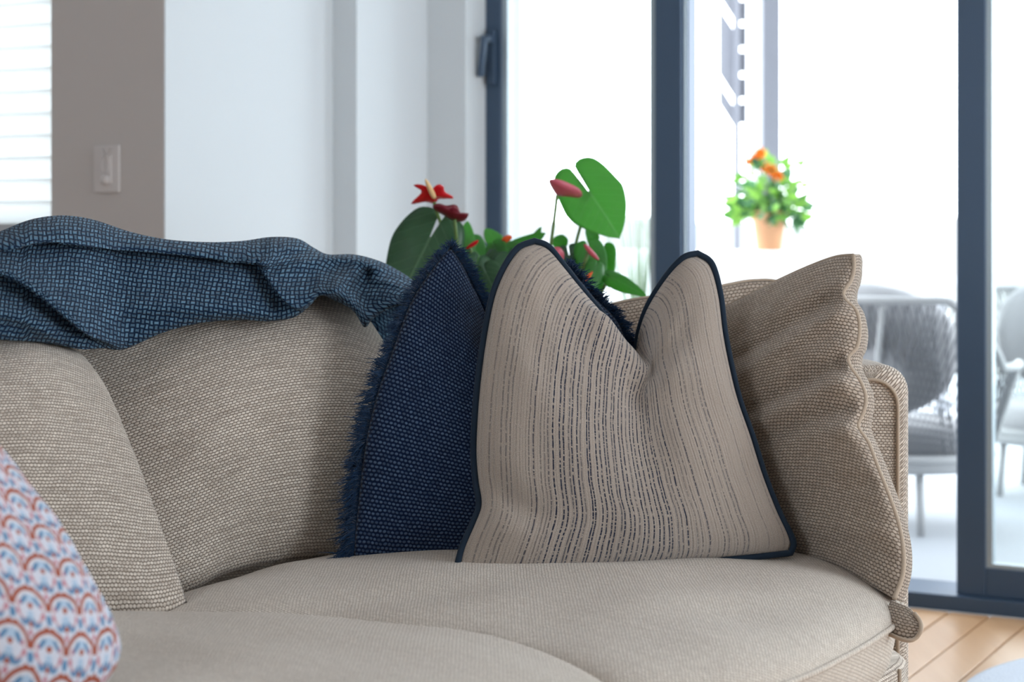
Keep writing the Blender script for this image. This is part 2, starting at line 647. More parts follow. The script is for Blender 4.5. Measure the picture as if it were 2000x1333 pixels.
def door(name, a0, a1, b, wl=.07, wr=.07, wb=.072, bead=.016):
    d = tag(thing(name, None, None, W((a0 + a1) / 2, b, ZD0)), kind='structure')
    zt = ZD1 - .06
    bevel(MB().boxr(a0, a0 + wl, b - .022, b + .022, ZD0, zt).build('stile', frame_mat, d), .002, 1)
    bevel(MB().boxr(a1 - wr, a1, b - .022, b + .022, ZD0, zt).build('stile', frame_mat, d), .002, 1)
    bevel(MB().boxr(a0 + wl, a1 - wr, b - .022, b + .022, ZD0, ZD0 + wb).build('bottom_rail', frame_mat, d), .002, 1)
    MB().boxr(a0 + wl, a1 - wr, b - .022, b + .022, zt - .06, zt).build('top_rail', frame_mat, d)
    m = MB()
    m.boxr(a0 + wl, a0 + wl + bead, b - .016, b + .016, ZD0 + wb, zt - .06)
    m.boxr(a1 - wr - bead, a1 - wr, b - .016, b + .016, ZD0 + wb, zt - .06)
    m.boxr(a0 + wl + bead, a1 - wr - bead, b - .016, b + .016, ZD0 + wb, ZD0 + wb + bead * .7)
    m.build('glazing_bead', bead_mat, d)
    MB().boxr(a0 + wl + .004, a1 - wr - .004, b - .004, b + .004, ZD0 + wb, zt - .06).build('pane', glass, d)
    return d


# fixed pane beside the wall, doubled post, free opening, then the sliding leaf and more leaves to the right
aj = -2.585
am0, am1 = a_at(1285, DB), a_at(1337, DB)
d1 = door('door_1', aj, am1, DB, wl=a_at(986, DB) - aj, wr=am1 - am0, bead=.018)
hm = MB()
hb = DB - .03
ah = a_at(962, hb)
hm.boxr(ah - .012, ah + .012, hb - .012, hb + .01, 1.40, 1.56)
hm.bar(W(ah, hb - .01, 1.53), W(ah, hb - .05, 1.53), .02, .02)
hm.bar(W(ah, hb - .048, 1.54), W(ah - .012, hb - .048, 1.42), .016, .02, W(0, 1, 0))
bevel(hm.build('handle', frame_mat, d1), .003, 2)
am2 = a_at(1358, DB + .05)
struct(bevel(MB().boxr(am1 + .001, am1 + .007, DB - .01, DB + .06, ZD0, ZD1 - .06).build('trim_3', bead_mat), .001, 1))
struct(bevel(MB().boxr(am1 + .007, am2, DB + .0, DB + .06, ZD0, ZD1 - .06).build('trim_4', frame_mat), .002, 1))
s0, s1, s2 = a_at(1868, DB - .022), a_at(1925, DB - .022), a_at(1938, DB - .016)
door('door_2', s0, s0 + 1.15, DB, wl=s1 - s0, wr=.07, wb=.073, bead=s2 - s1)
door('door_3', s0 + 1.15, 2.2, DB, bead=.015)

for (c_, n_, wd, ht) in ((W(-.2, DB + .16, 1.22), 0, 4.7, 2.3), (W(-1.6, -2.6, 1.55), math.pi, 1.4, 1.3), (W((wa0 + wa1) / 2, WB + .17, 1.6), 0, 1.1, 1.25), (W(2.3, 2.9, 1.4), 2, 2.4, 1.8)):
    l = bpy.data.lights.new('daylight_portal', 'AREA')
    l.shape = 'RECTANGLE'; l.size = wd; l.size_y = ht
    l.cycles.is_portal = True
    o = bpy.data.objects.new('daylight_portal', l)
    COL.objects.link(o)
    o.location = c_
    # area lights shine along -Z; turn that towards the room
    o.rotation_euler = (math.radians(90) if n_ == math.pi else math.radians(-90), 0, -TH - (math.pi / 2 if n_ == 2 else 0))
    o['kind'] = 'helper'


# ------------------------------------------------------------------ soft goods
def gauss_seg(U, V, seg):
    """ridge along a segment in (u,v): amplitude falls off across and towards the ends"""
    u0, v0, u1, v1, wdt, amp = seg
    du, dv = u1 - u0, v1 - v0
    L2 = du * du + dv * dv + 1e-9
    t = np.clip(((U - u0) * du + (V - v0) * dv) / L2, 0, 1)
    d2 = (U - u0 - t * du) ** 2 + (V - v0 - t * dv) ** 2
    return amp * (1 - .75 * t) * np.exp(-d2 / wdt ** 2)


def px_curve(pts, n):
    """pts (px, py, D): smooth in 3-D"""
    return curve([P(*p) for p in pts], n)


def pillow_geo(bottom, right, top, left, tf, tb, p=.5, pb=None, n=72, m=72, creases=(), gusset=0.0, normal=None, noise=0.0, relax=25, W_=.48, H_=.48, smooth_back=0, back_shift=None, lifts=()):
    b, t = px_curve(bottom, n), px_curve(top, n)
    l, r = px_curve(left, m), px_curve(right, m)
    u = np.linspace(0, 1, n)[None, :, None]; v = np.linspace(0, 1, m)[:, None, None]
    g = (1 - v) * b[None] + v * t[None] + (1 - u) * l[:, None] + u * r[:, None] \
        - ((1 - u) * (1 - v) * b[0] + u * (1 - v) * b[-1] + (1 - u) * v * t[0] + u * v * t[-1])
    for _ in range(relax):
        g[1:-1, 1:-1] = .25 * (g[:-2, 1:-1] + g[2:, 1:-1] + g[1:-1, :-2] + g[1:-1, 2:])
    if normal is None:
        nn = np.cross(b[-1] - b[0] + t[-1] - t[0], l[-1] - l[0] + r[-1] - r[0])
        nn /= np.linalg.norm(nn)
    else:
        nn = np.array(normal, float); nn /= np.linalg.norm(nn)
    U, V = u[..., 0] + 0 * v[..., 0], v[..., 0] + 0 * u[..., 0]
    h = np.sin(np.pi * U) * np.sin(np.pi * V)
    hf = np.clip(h, 0, 1) ** p
    hb = np.clip(h, 0, 1) ** (pb or p)
    off = np.zeros_like(hf)
    for s in creases: off += gauss_seg(U, V, s)
    edge = np.clip(h * 6, 0, 1)
    if noise:
        for (fu, fv, ph, am) in ((3.1, 2.2, .4, 1), (5.3, 4.1, 1.9, .6), (8.7, 6.9, 4.0, .35)):
            off += noise * am * np.sin(fu * U * 3.1 + ph + 1.3 * np.sin(fv * V * 2 + ph)) * np.sin(fv * V * 3.0 + ph * 2)
    front = g + nn * (tf * hf + off * edge)[..., None] + nn * gusset / 2
    for (u0, v0, wu, wv, vec) in lifts:
        front = front + (np.exp(-((U - u0) / wu) ** 2 - ((V - v0) / wv) ** 2) * np.clip((1 - V) * 14, 0, 1))[..., None] * np.array(vec)
    gb = g.copy()
    for _ in range(smooth_back):
        for e in (gb[:, 0], gb[:, -1], gb[0], gb[-1]):
            e[1:-1] = .5 * e[1:-1] + .25 * (e[:-2] + e[2:])
    back = gb - nn * (tb * hb)[..., None] - nn * gusset / 2
    if back_shift is not None: back = back + np.array(back_shift)
    return front, back, nn, (b, r, t, l)


def two_sided(front, back, W_, H_, gusset=False):
    m, n = front.shape[:2]
    V = np.vstack([front.reshape(-1, 3), back.reshape(-1, 3)])
    uu, vv = np.meshgrid(np.linspace(0, W_, n), np.linspace(0, H_, m))
    uv = np.stack([uu.ravel(), vv.ravel()], 1)
    uv = np.vstack([uv, uv])
    N = m * n
    f = []
    for i in range(m - 1):
        for j in range(n - 1):
            q = (i * n + j, i * n + j + 1, (i + 1) * n + j + 1, (i + 1) * n + j)
            f.append(q)
            f.append(tuple(N + k for k in q[::-1]))
    loop = [j for j in range(n)] + [i * n + n - 1 for i in range(1, m)] + [(m - 1) * n + j for j in range(n - 2, -1, -1)] + [i * n for i in range(m - 2, 0, -1)]
    K = len(loop)
    fr_, bk_ = V[loop], V[[N + q for q in loop]]
    gap = np.linalg.norm(fr_ - bk_, axis=1)
    if gap.max() > 1e-4:                      # boxed edge: a rounded strip with its own cloth coordinates
        ctr_ = fr_.mean(0)
        outw = (fr_ + bk_) / 2 - ctr_
        dirn = (bk_ - fr_) / (gap[:, None] + 1e-9)
        outw -= dirn * np.sum(outw * dirn, 1)[:, None]
        outw /= np.linalg.norm(outw, axis=1)[:, None] + 1e-9
        s_ = np.concatenate([[0], np.cumsum(np.linalg.norm(np.diff(bk_, axis=0), axis=1))])
        R_ = 6
        n0 = len(V)
        ex, eu = [], []
        for a in range(R_):
            q = a / (R_ - 1)
            ex.append(fr_ * (1 - q) + bk_ * q + outw * (.007 * math.sin(math.pi * q)))
            eu.append(np.stack([gap * q, s_], 1))
        V = np.vstack([V] + ex); uv = np.vstack([uv] + eu)
        for a in range(R_ - 1):
            for k in range(K - 1):
                f.append((n0 + a * K + k + 1, n0 + a * K + k, n0 + (a + 1) * K + k, n0 + (a + 1) * K + k + 1))
            f.append((n0 + a * K, n0 + a * K + K - 1, n0 + (a + 1) * K + K - 1, n0 + (a + 1) * K))
    else:
        for k in range(K):
            a, b = loop[k], loop[(k + 1) % K]
            f.append((b, a, N + a, N + b))
    return V, f, uv, loop


def weld(o, d=1e-5):
    import bmesh
    bm = bmesh.new(); bm.from_mesh(o.data)
    bmesh.ops.remove_doubles(bm, verts=bm.verts, dist=d)
    bm.to_mesh(o.data); bm.free()
    o.data.polygons.foreach_set('use_smooth', [True] * len(o.data.polygons))
    return o


def cushion(name, label, mat, geo, W_, H_, part='cover', group=None, cat='cushion'):
    front, back, nn, edges = geo
    V, f, uv, loop = two_sided(front, back, W_, H_)
    c = V.mean(0); c[2] = V[:, 2].min()
    root = thing(name, label, cat, c, group)
    o = weld(mesh(part, V, f, mat, root, uv))
    rim = V[loop]
    return root, o, rim, nn, (V, f)


SOFT = []
ctr = lambda s: s

# --- seat cushions ---------------------------------------------------------------------------
def seat_cushion(name, label, plan, zt, zs, zb, mat, crown_pow=3.2, dents=(), nring=46, around=220):
    pl = curve(plan, around, closed=True)
    ce = pl.mean(0)
    V, uv = [], []
    rs = np.concatenate([np.linspace(0, .7, 18), 1 - .3 * (1 - np.linspace(0, 1, nring - 18 + 1)[1:]) ** 1.8])
    for r in rs:
        q = ce + (pl - ce) * r
        z = zs + (zt - zs) * (1 - r ** crown_pow) ** (1 / 2.2)
        for p_ in q:
            dz = 0
            for (x, y, w_, am) in dents:
                dz += am * math.exp(-((p_[0] - x) ** 2 + (p_[1] - y) ** 2) / w_ ** 2)
            rip = .003 * math.sin(p_[0] * 21 + 2 * math.sin(p_[1] * 9)) * math.sin(p_[1] * 17 + 1)
            V.append((p_[0], p_[1], z + (dz + rip) * min(1, (1 - r) * 6)))
            uv.append((p_[0], p_[1]))
    nt_ = len(rs)
    low = [(1.0, zs - .004), (.992, zs - .025), (.985, (zs + zb) / 2), (.97, zb + .01), (.93, zb), (.0, zb)]
    for (r, z) in low:
        for k_, p_ in enumerate(ce + (pl - ce) * r):
            V.append((p_[0], p_[1], z)); uv.append((p_[0] + (z - zs) * .7, p_[1] + (z - zs) * .7))
    rows = nt_ + len(low)
    f = []
    for i in range(rows - 1):
        for k_ in range(around):
            l = (k_ + 1) % around
            f.append((i * around + k_, i * around + l, (i + 1) * around + l, (i + 1) * around + k_)[::-1])
    VA = np.array(V).reshape(rows, around, 3)
    sl_ = np.concatenate([np.zeros((1, around)), np.cumsum(np.linalg.norm(np.diff(VA, axis=0), axis=2), axis=0)], 0)
    ud = pl - ce; ud /= np.linalg.norm(ud, axis=1)[:, None]
    uv = (ce[None, None] + ud[None] * sl_[..., None])
    per_ = np.concatenate([[0], np.cumsum(np.linalg.norm(np.diff(pl, axis=0), axis=1))])
    for i in range(nt_, rows - 1): uv[i] = np.stack([per_, VA[i, :, 2]], 1)
    uv = uv.reshape(-1, 2)
    root = thing(name, label, 'cushion', (ce[0], ce[1], zb))
    o = weld(mesh('cover', V, f, mat, root, uv), 1e-4)
    m = MB().tube([(p_[0], p_[1], zs) for p_ in (ce + (pl - ce) * 1.004)], .0042, 8, closed=True)
    m.build('welt', mat, root, True)
    return root


S2 = [(-.56, 2.50), (-.50, 2.66), (-.34, 2.93), (-.05, 3.07), (.30, 3.10), (.50, 3.02), (.590, 2.82), (.566, 2.62), (.505, 2.485), (.432, 2.36), (.353, 2.245),
      (.25, 2.15), (.13, 2.10), (.02, 2.19), (-.10, 2.28), (-.30, 2.36), (-.48, 2.41)]
seat_cushion('seat_cushion', 'beige seat cushion under the striped and the navy cushions', S2, .464, .402, .315, seat_fab, 4.2, dents=((.18, 2.45, .10, .006), (-.1, 2.5, .09, -.006), (.40, 2.62, .09, .005), (.05, 2.32, .07, -.006), (.30, 2.38, .06, -.005)))
S1 = [(-1.15, 2.25), (-.85, 2.40), (-.55, 2.43), (-.25, 2.41), (.0, 2.31), (.125, 2.12), (.14, 1.90), (.05, 1.66), (-.3, 1.52), (-.8, 1.5), (-1.2, 1.75)]
seat_cushion('seat_cushion', 'pale beige seat cushion nearest the camera below the patterned cushion', S1, .486, .40, .315, seat_fab, 4.5)

# --- sofa body -------------------------------------------------------------------------------
sofa = thing('sofa', 'beige fabric corner sofa carrying all the cushions and the throw', 'sofa', (0, 2.6, 0))
plan = curve([(-1.2, 2.25), (-.9, 2.6), (-.5, 3.0), (0, 3.15), (.36, 3.08), (.53, 2.92), (.592, 2.74), (.589, 2.64), (.50, 2.50), (.36, 2.335), (.2, 2.16), (.105, 2.05), (.11, 1.88),
              (.04, 1.66), (-.3, 1.54), (-.8, 1.52), (-1.2, 1.75)], 160, closed=True)
V, f, uv = [], [], []
cp = plan.mean(0)
prof = [(0, .05), (.97, .05), (.985, .06), (.988, .2), (.988, .325), (.975, .335), (0, .335)]
for (r, z) in prof:
    for p_ in cp + (plan - cp) * r:
        V.append((p_[0], p_[1], z))
    per_ = np.concatenate([[0], np.cumsum(np.linalg.norm(np.diff(plan, axis=0), axis=1))])
    uv += [(s_, z) for s_ in per_]
for i in range(len(prof) - 1):
    for k in range(160):
        l = (k + 1) % 160
        f.append((i * 160 + k, i * 160 + l, (i + 1) * 160 + l, (i + 1) * 160 + k))
weld(mesh('base', V, f, beige, sofa, uv), 1e-4)
for (x, y) in ((-1.05, 2.2), (-.2, 2.95), (.48, 2.75), (.05, 1.85), (-1.0, 1.75)):
    MB().lathe((x, y, 0), [(.018, 0), (.024, .052)], 14).build('foot', joint_mat, sofa)


sx = P(1757, 1280, 2.60)
MB().tube([(sx[0], sx[1], z_) for z_ in np.linspace(.06, .33, 8)], .003, 8).build('welt', beige_cord, sofa, True)


def swept_back(path, thick, z0, z1, rad, mat, name, parent, N=60):
    c = curve(path, N)
    t = np.gradient(c, axis=0); t /= np.linalg.norm(t, axis=1)[:, None]
    nrm = np.stack([t[:, 1], -t[:, 0]], 1)
    hw = thick / 2
    prof = [(-hw, z0), (-hw, z1 - rad)]
    for an in np.linspace(math.pi, math.pi / 2, 7)[1:]:
        prof.append((-hw + rad + rad * math.cos(an), z1 - rad + rad * math.sin(an)))
    for an in np.linspace(math.pi / 2, 0, 7)[:-1]:
        prof.append((hw - rad + rad * math.cos(an), z1 - rad + rad * math.sin(an)))
    prof += [(hw, z1 - rad), (hw, z0)]
    prof = np.array(prof)
    L = np.concatenate([[0], np.cumsum(np.linalg.norm(np.diff(prof, axis=0), axis=1))])
    V, uv, f = [], [], []
    cm = np.array((0, (z0 + z1) / 2))
    rings = []
    s = 0
    for i in range(N):
        if i: s += np.linalg.norm(c[i] - c[i - 1])
        rings.append((c[i], nrm[i], 0.0, s))
    e, tn = c[-1], t[-1]
    rr = .022                                   # softly rounded end
    for an in np.linspace(0, math.pi / 2, 6)[1:]:
        rings.append((e + tn * rr * math.sin(an), nrm[-1], rr * (1 - math.cos(an)), s + rr * math.sin(an)))
    for (q, n_, ins, s_) in rings:
        for k, (o_, z) in enumerate(prof):
            oo = np.sign(o_) * max(abs(o_) - ins, 0.0)
            z_ = z - ins if z > (z0 + .1) else z
            V.append((q[0] + n_[0] * oo, q[1] + n_[1] * oo, z_)); uv.append((s_, L[k]))
    M_ = len(prof)
    for i in range(len(rings) - 1):
        for k in range(M_ - 1):
            f.append((i * M_ + k, i * M_ + k + 1, (i + 1) * M_ + k + 1, (i + 1) * M_ + k))
    f.append(tuple(range(M_))[::-1])
    # end panel: its own vertices so the weave lies flat on it
    n0 = len(V)
    last = V[-M_:]
    V += last; uv += [(o_, z) for (o_, z) in prof]
    f.append(tuple(range(n0, n0 + M_)))
    o = mesh(name, V, f, mat, parent, uv)
    return o, np.array(last)


bk, endring = swept_back([(-1.42, 2.2), (-1.2, 2.62), (-.75, 3.05), (-.3, 3.28), (.05, 3.34), (.34, 3.33), (.50, 3.22), (.568, 3.06), (.577, 2.905)], .13, .06, .75, .042, beige, 'backrest', sofa)
MB().tube(endring + np.array((0, -.002, 0)), .0032, 8).build('welt', beige_cord, sofa, True)

# --- loose back cushions ---------------------------------------------------------------------
geoA = pillow_geo(
    bottom=[(-330, 1240, 2.22), (0, 1222, 2.36), (200, 1212, 2.43), (320, 1203, 2.47), (366, 1180, 2.50)],
    right=[(366, 1180, 2.50), (345, 1115, 2.51), (300, 995, 2.53), (255, 880, 2.56), (208, 765, 2.60), (160, 690, 2.64)],
    top=[(-330, 690, 2.45), (0, 664, 2.52), (80, 664, 2.58), (160, 690, 2.64)],
    left=[(-330, 1240, 2.22), (-360, 960, 2.32), (-330, 690, 2.45)],
    tf=.075, tb=.06, p=.5, noise=.003, relax=40)
A, Ao, _, _, mA = cushion('back_cushion', 'beige woven back cushion leaning beside the patterned cushion, under the left of the throw', beige, geoA, .58, .42)
geoB = pillow_geo(
    bottom=[(230, 1200, 2.68), (365, 1158, 2.75), (440, 1122, 2.81), (540, 1100, 2.88), (660, 1090, 2.95), (800, 1085, 3.02)],
    right=[(800, 1085, 3.02), (815, 900, 3.05), (790, 760, 3.07), (738, 652, 3.09)],
    top=[(90, 690, 2.80), (200, 660, 2.84), (400, 600, 2.93), (560, 570, 3.01), (640, 576, 3.05), (700, 604, 3.07), (738, 652, 3.09)],
    left=[(230, 1200, 2.66), (150, 940, 2.72), (90, 690, 2.80)],
    tf=.085, tb=.07, p=.5, noise=.0025, relax=40)
B, Bo, _, _, mB = cushion('back_cushion', 'beige woven back cushion between the left cushion and the navy one, throw over its top', beige, geoB, .58, .46)

crC = []
for (v0, u1, v1, am) in ((.88, .30, .70, -.013), (.82, .35, .62, .008), (.66, .25, .46, -.014), (.60, .45, .44, .009), (.52, .30, .36, -.012), (.45, .5, .34, .007),
                         (.30, .5, .22, -.006), (.16, .45, .10, .007), (.10, .6, .05, -.008)):
    crC.append((1.0, v0, u1, v1, .030, am * 1.6))
crC += [(.9, .95, .55, .8, .05, -.008), (.75, .3, .4, .2, .06, .006)]
rightC = [(1755, 1172), (1771, 1125), (1772, 1076), (1762, 1023), (1744, 971), (1723, 918), (1706, 873), (1695, 856), (1684, 836), (1695, 809), (1699, 781), (1688, 750), (1668, 720),
          (1666, 702), (1682, 683), (1687, 645), (1680, 613), (1661, 594), (1655, 578), (1670, 555), (1676, 530), (1675, 505)]
rightC = [(x, y, 2.63 + .25 * (1163 - y) / 658) for (x, y) in rightC]
geoC = pillow_geo(
    bottom=[(1300, 1095, 3.03), (1450, 1092, 2.99), (1545, 1088, 2.92), (1640, 1108, 2.80), (1712, 1148, 2.68), (1755, 1172, 2.63)],
    right=rightC,
    top=[(1330, 650, 3.06), (1400, 618, 3.03), (1470, 584, 3.00), (1530, 554, 2.97), (1590, 527, 2.94), (1640, 509, 2.91), (1675, 505, 2.88)],
    left=[(1300, 1095, 3.03), (1290, 860, 3.06), (1330, 650, 3.08)],
    tf=.075, tb=.03, p=.45, pb=.3, n=110, m=150, creases=crC, gusset=.05, normal=(-.42, -.88, .22), noise=.0025, relax=60, smooth_back=60, back_shift=(.004, .010, .0))
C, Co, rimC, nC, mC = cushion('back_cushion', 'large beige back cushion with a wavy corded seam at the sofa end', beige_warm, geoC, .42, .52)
m = MB()
fr = geoC[0]
m.tube(np.vstack([fr[:, -1][::1]]) + nC * .002, .0036, 8)
m.tube(fr[-1] + nC * .001, .003, 8)
m.build('seam_cord', beige_cord, C, True)
# the folded lower corner hanging over the edge of the seat
geoFl = pillow_geo(
    bottom=[(1722, 1232, 2.56), (1752, 1246, 2.54), (1775, 1252, 2.53), (1790, 1246, 2.53)],
    right=[(1790, 1246, 2.53), (1799, 1230, 2.53), (1797, 1214, 2.54), (1788, 1200, 2.55)],
    top=[(1740, 1172, 2.60), (1755, 1178, 2.58), (1775, 1187, 2.56), (1788, 1200, 2.55)],
    left=[(1722, 1232, 2.56), (1728, 1204, 2.58), (1740, 1172, 2.60)], tf=.007, tb=.006, n=24, m=24)
fV, ff, fuv, floop = two_sided(geoFl[0], geoFl[1], .06, .06)
weld(mesh('corner_flap', fV, ff, beige_warm, C, fuv))
MB().tube(np.vstack([px_curve([(1722, 1232, 2.555), (1752, 1246, 2.535), (1775, 1252, 2.525), (1790, 1246, 2.525), (1799, 1230, 2.525), (1797, 1214, 2.535), (1786, 1198, 2.545)], 40)]), .003, 8).build('flap_cord', beige_cord, C, True)

geoD = pillow_geo(
    bottom=[(1080, 1085, 3.08), (1350, 1080, 3.10), (1560, 1078, 3.08)],
    right=[(1560, 1078, 3.08), (1600, 820, 3.12), (1590, 615, 3.14)],
    top=[(1080, 640, 3.10), (1190, 597, 3.12), (1290, 578, 3.13), (1400, 561, 3.14), (1470, 549, 3.15), (1530, 556, 3.15), (1590, 615, 3.14)],
    left=[(1080, 1085, 3.08), (1050, 860, 3.09), (1080, 640, 3.10)],
    tf=.05, tb=.04, p=.5, noise=.002)
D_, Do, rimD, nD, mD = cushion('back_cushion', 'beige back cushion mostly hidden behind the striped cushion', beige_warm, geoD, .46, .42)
MB().tube(geoD[0][-1] + np.array((0, -.002, .001)), .0026, 8).build('seam_cord', beige_cord, D_, True)

# --- navy fringed cushion ---------------------------------------------------------------------
geoN = pillow_geo(
    bottom=[(690, 1092, 2.83), (760, 1098, 2.84), (900, 1100, 2.84), (1060, 1098, 2.86), (1230, 1085, 2.88)],
    right=[(1230, 1085, 2.88), (1250, 930, 2.90), (1245, 760, 2.93), (1212, 640, 2.95), (1160, 580, 2.96), (1112, 520, 2.97)],
    top=[(880, 482, 2.94), (905, 520, 2.94), (930, 572, 2.93), (962, 632, 2.92), (1005, 650, 2.93), (1045, 600, 2.95), (1080, 545, 2.96), (1112, 520, 2.97)],
    left=[(690, 1092, 2.83), (697, 1010, 2.83), (712, 880, 2.835), (735, 775, 2.85), (765, 690, 2.87), (803, 590, 2.90), (845, 525, 2.92), (880, 482, 2.94)],
    tf=.068, tb=.05, p=.48, noise=.003,
    creases=[(.42, 1.0, .45, .65, .10, -.035), (.05, .97, .3, .72, .07, .010), (.30, .78, .55, .62, .06, .008)])
Nv, No, rimN, nN, mN = cushion('scatter_cushion', 'navy blue cushion with a frayed fringe, standing behind the striped cushion', navy_fab, geoN, .50, .50)


def fringe(rim, nn, ln, count, mat, parent, name='fringe', wid=.0011, closed=True, down=.25):
    rim = np.asarray(rim)
    L = len(rim)
    c = rim.mean(0)
    tg = np.roll(rim, -3, 0) - np.roll(rim, 3, 0)
    tg /= np.linalg.norm(tg, axis=1)[:, None] + 1e-9
    out = np.cross(tg, nn)
    sgn = np.sign(np.sum(out * (rim - c), axis=1).sum())
    out *= sgn
    V, f = [], []
    for s in range(count):
        x = rng.uniform(0, L)
        i = int(x) % L
        j = (i + 1) % L
        p0 = rim[i] + (rim[j] - rim[i]) * (x - int(x))
        clump = math.sin(x * 1.7) * .6 + math.sin(x * .63 + 1) * .5
        d = out[i] + tg[i] * (clump * .5 + rng.normal(0, .35)) + nn * rng.normal(.1, .45)
        d += np.array((0, 0, -down * rng.uniform(0, 1)))
        d /= np.linalg.norm(d)
        l = ln * rng.uniform(.55, 1.1) * (1.12 - .5 * (p0[2] - rim[:, 2].min()) / (np.ptp(rim[:, 2]) + 1e-6))
        bend = np.array((rng.normal(0, .4), rng.normal(0, .3), -rng.uniform(.0, .9))) * l * .55
        sd = np.cross(d, nn + rng.normal(0, .4, 3)); sd /= np.linalg.norm(sd) + 1e-9
        n0 = len(V)
        for q, wq in ((0, 1.0), (.35, 1.1), (.7, .9), (1.0, .35)):
            pc = p0 + d * l * q + bend * q * q
            ww = wid * wq
            V += [pc + sd * ww, pc - sd * ww * .5 + nn * ww * .8, pc - sd * ww * .5 - nn * ww * .8]
        for q in range(3):
            for k in range(3):
                k2 = (k + 1) % 3
                f.append((n0 + q * 3 + k, n0 + q * 3 + k2, n0 + q * 3 + 3 + k2, n0 + q * 3 + 3 + k))
    o = mesh(name, V, f, mat, parent)
    o['kind'] = 'stuff'
    return o


fringe(rimN, nN, .030, 8200, navy_yarn, Nv)

# --- striped cushion with piping ----------------------------------------------------------------
geoS = pillow_geo(
    bottom=[(893, 1115, 2.72), (960, 1118, 2.72), (1100, 1114, 2.73), (1300, 1100, 2.755), (1450, 1088, 2.775), (1540, 1079, 2.785)],
    right=[(1540, 1079, 2.785), (1545, 1055, 2.785), (1518, 1000, 2.79), (1490, 930, 2.795), (1466, 855, 2.805), (1441, 785, 2.82), (1425, 720, 2.835), (1412, 650, 2.85), (1404, 580, 2.87), (1388, 520, 2.885), (1360, 499, 2.89)],
    top=[(1045, 475, 2.86), (1072, 486, 2.86), (1100, 520, 2.862), (1140, 572, 2.875), (1180, 622, 2.895), (1212, 672, 2.92), (1236, 700, 2.94), (1246, 650, 2.935), (1264, 600, 2.91), (1298, 545, 2.90), (1332, 508, 2.89), (1360, 499, 2.89)],
    left=[(893, 1115, 2.72), (904, 1070, 2.73), (926, 1020, 2.74), (938, 985, 2.75), (931, 935, 2.76), (928, 870, 2.77), (935, 760, 2.79), (948, 660, 2.81), (964, 580, 2.83), (985, 528, 2.845), (1012, 489, 2.855), (1045, 475, 2.86)],
    tf=.085, tb=.045, p=.46, n=130, m=110, noise=.003,
    lifts=[(.40, .90, .10, .09, (.004, -.012, .016)), (.52, .84, .07, .09, (.010, -.022, .022)), (.60, .78, .06, .06, (.010, -.012, .008))],
    creases=[(.60, .98, .70, .74, .062, -.046), (.70, .74, .82, .76, .045, -.016), (.66, .66, .84, .62, .06, .010), (.36, .93, .50, .60, .06, .012), (.66, .80, .82, .66, .06, .010),
             (0, .25, .28, .14, .05, -.012), (0, .10, .3, .12, .05, .006), (1, .3, .7, .2, .06, -.006), (.05, .9, .25, .7, .05, .006)])
St, So, rimS, nS, mS = cushion('scatter_cushion', 'beige cushion with broken navy stripes and dark piping, in front of the navy one', striped_fab, geoS, .50, .50)
outS = rimS - rimS.mean(0)
outS -= nS * (outS @ nS)[:, None]
outS /= np.linalg.norm(outS, axis=1)[:, None]
m = MB().tube((rimS + nS * .004 + outS * .003), .0050, 8, closed=True)
m.build('piping', navy_cord, St, True)

# --- patterned cushion ---------------------------------------------------------------------------
geoF = pillow_geo(
    bottom=[(-330, 1445, 1.62), (-100, 1440, 1.70), (80, 1420, 1.78), (190, 1350, 1.84), (226, 1305, 1.86), (237, 1265, 1.87)],
    right=[(237, 1265, 1.87), (222, 1222, 1.875), (186, 1160, 1.88), (128, 1075, 1.89), (62, 985, 1.90), (0, 893, 1.91), (-60, 810, 1.92)],
    top=[(-400, 760, 1.70), (-250, 780, 1.80), (-60, 810, 1.92)],
    left=[(-330, 1445, 1.62), (-380, 1100, 1.66), (-400, 760, 1.70)],
    tf=.075, tb=.06, p=.5, noise=.003)
Fp, Fo, rimF, nF, mF = cushion('scatter_cushion', 'white cushion printed with rust, blue and pink scallops at the lower corner', arabesque_fab, geoF, .40, .42)

# ------------------------------------------------------------------ throw over the back cushions
def pl_dist(PX, PY, pts):
    """distance to a polyline, signed: + below/right side, plus parameter 0..1"""
    nx = np.zeros(PX.shape); ny = np.zeros(PX.shape)
    best = np.full(PX.shape, 1e9); sg = np.zeros_like(best); tt = np.zeros_like(best)
    pts = np.array(pts, float)
    n = len(pts) - 1
    for i in range(n):
        a, b = pts[i], pts[i + 1]
        d = b - a
        L2 = d @ d
        t = np.clip(((PX - a[0]) * d[0] + (PY - a[1]) * d[1]) / L2, 0, 1)
        dx, dy = PX - a[0] - t * d[0], PY - a[1] - t * d[1]
        r = np.hypot(dx, dy)
        s = np.sign(d[0] * dy - d[1] * dx)
        k = r < best
        best = np.where(k, r, best); sg = np.where(k, s, sg); tt = np.where(k, (i + t) / n, tt)
        ln_ = math.sqrt(L2) + 1e-9
        nx = np.where(k, -d[1] / ln_, nx); ny = np.where(k, d[0] / ln_, ny)
    return best, sg, tt, nx, ny


def smooth_pts(pts, n=40):
    return curve(pts, n)


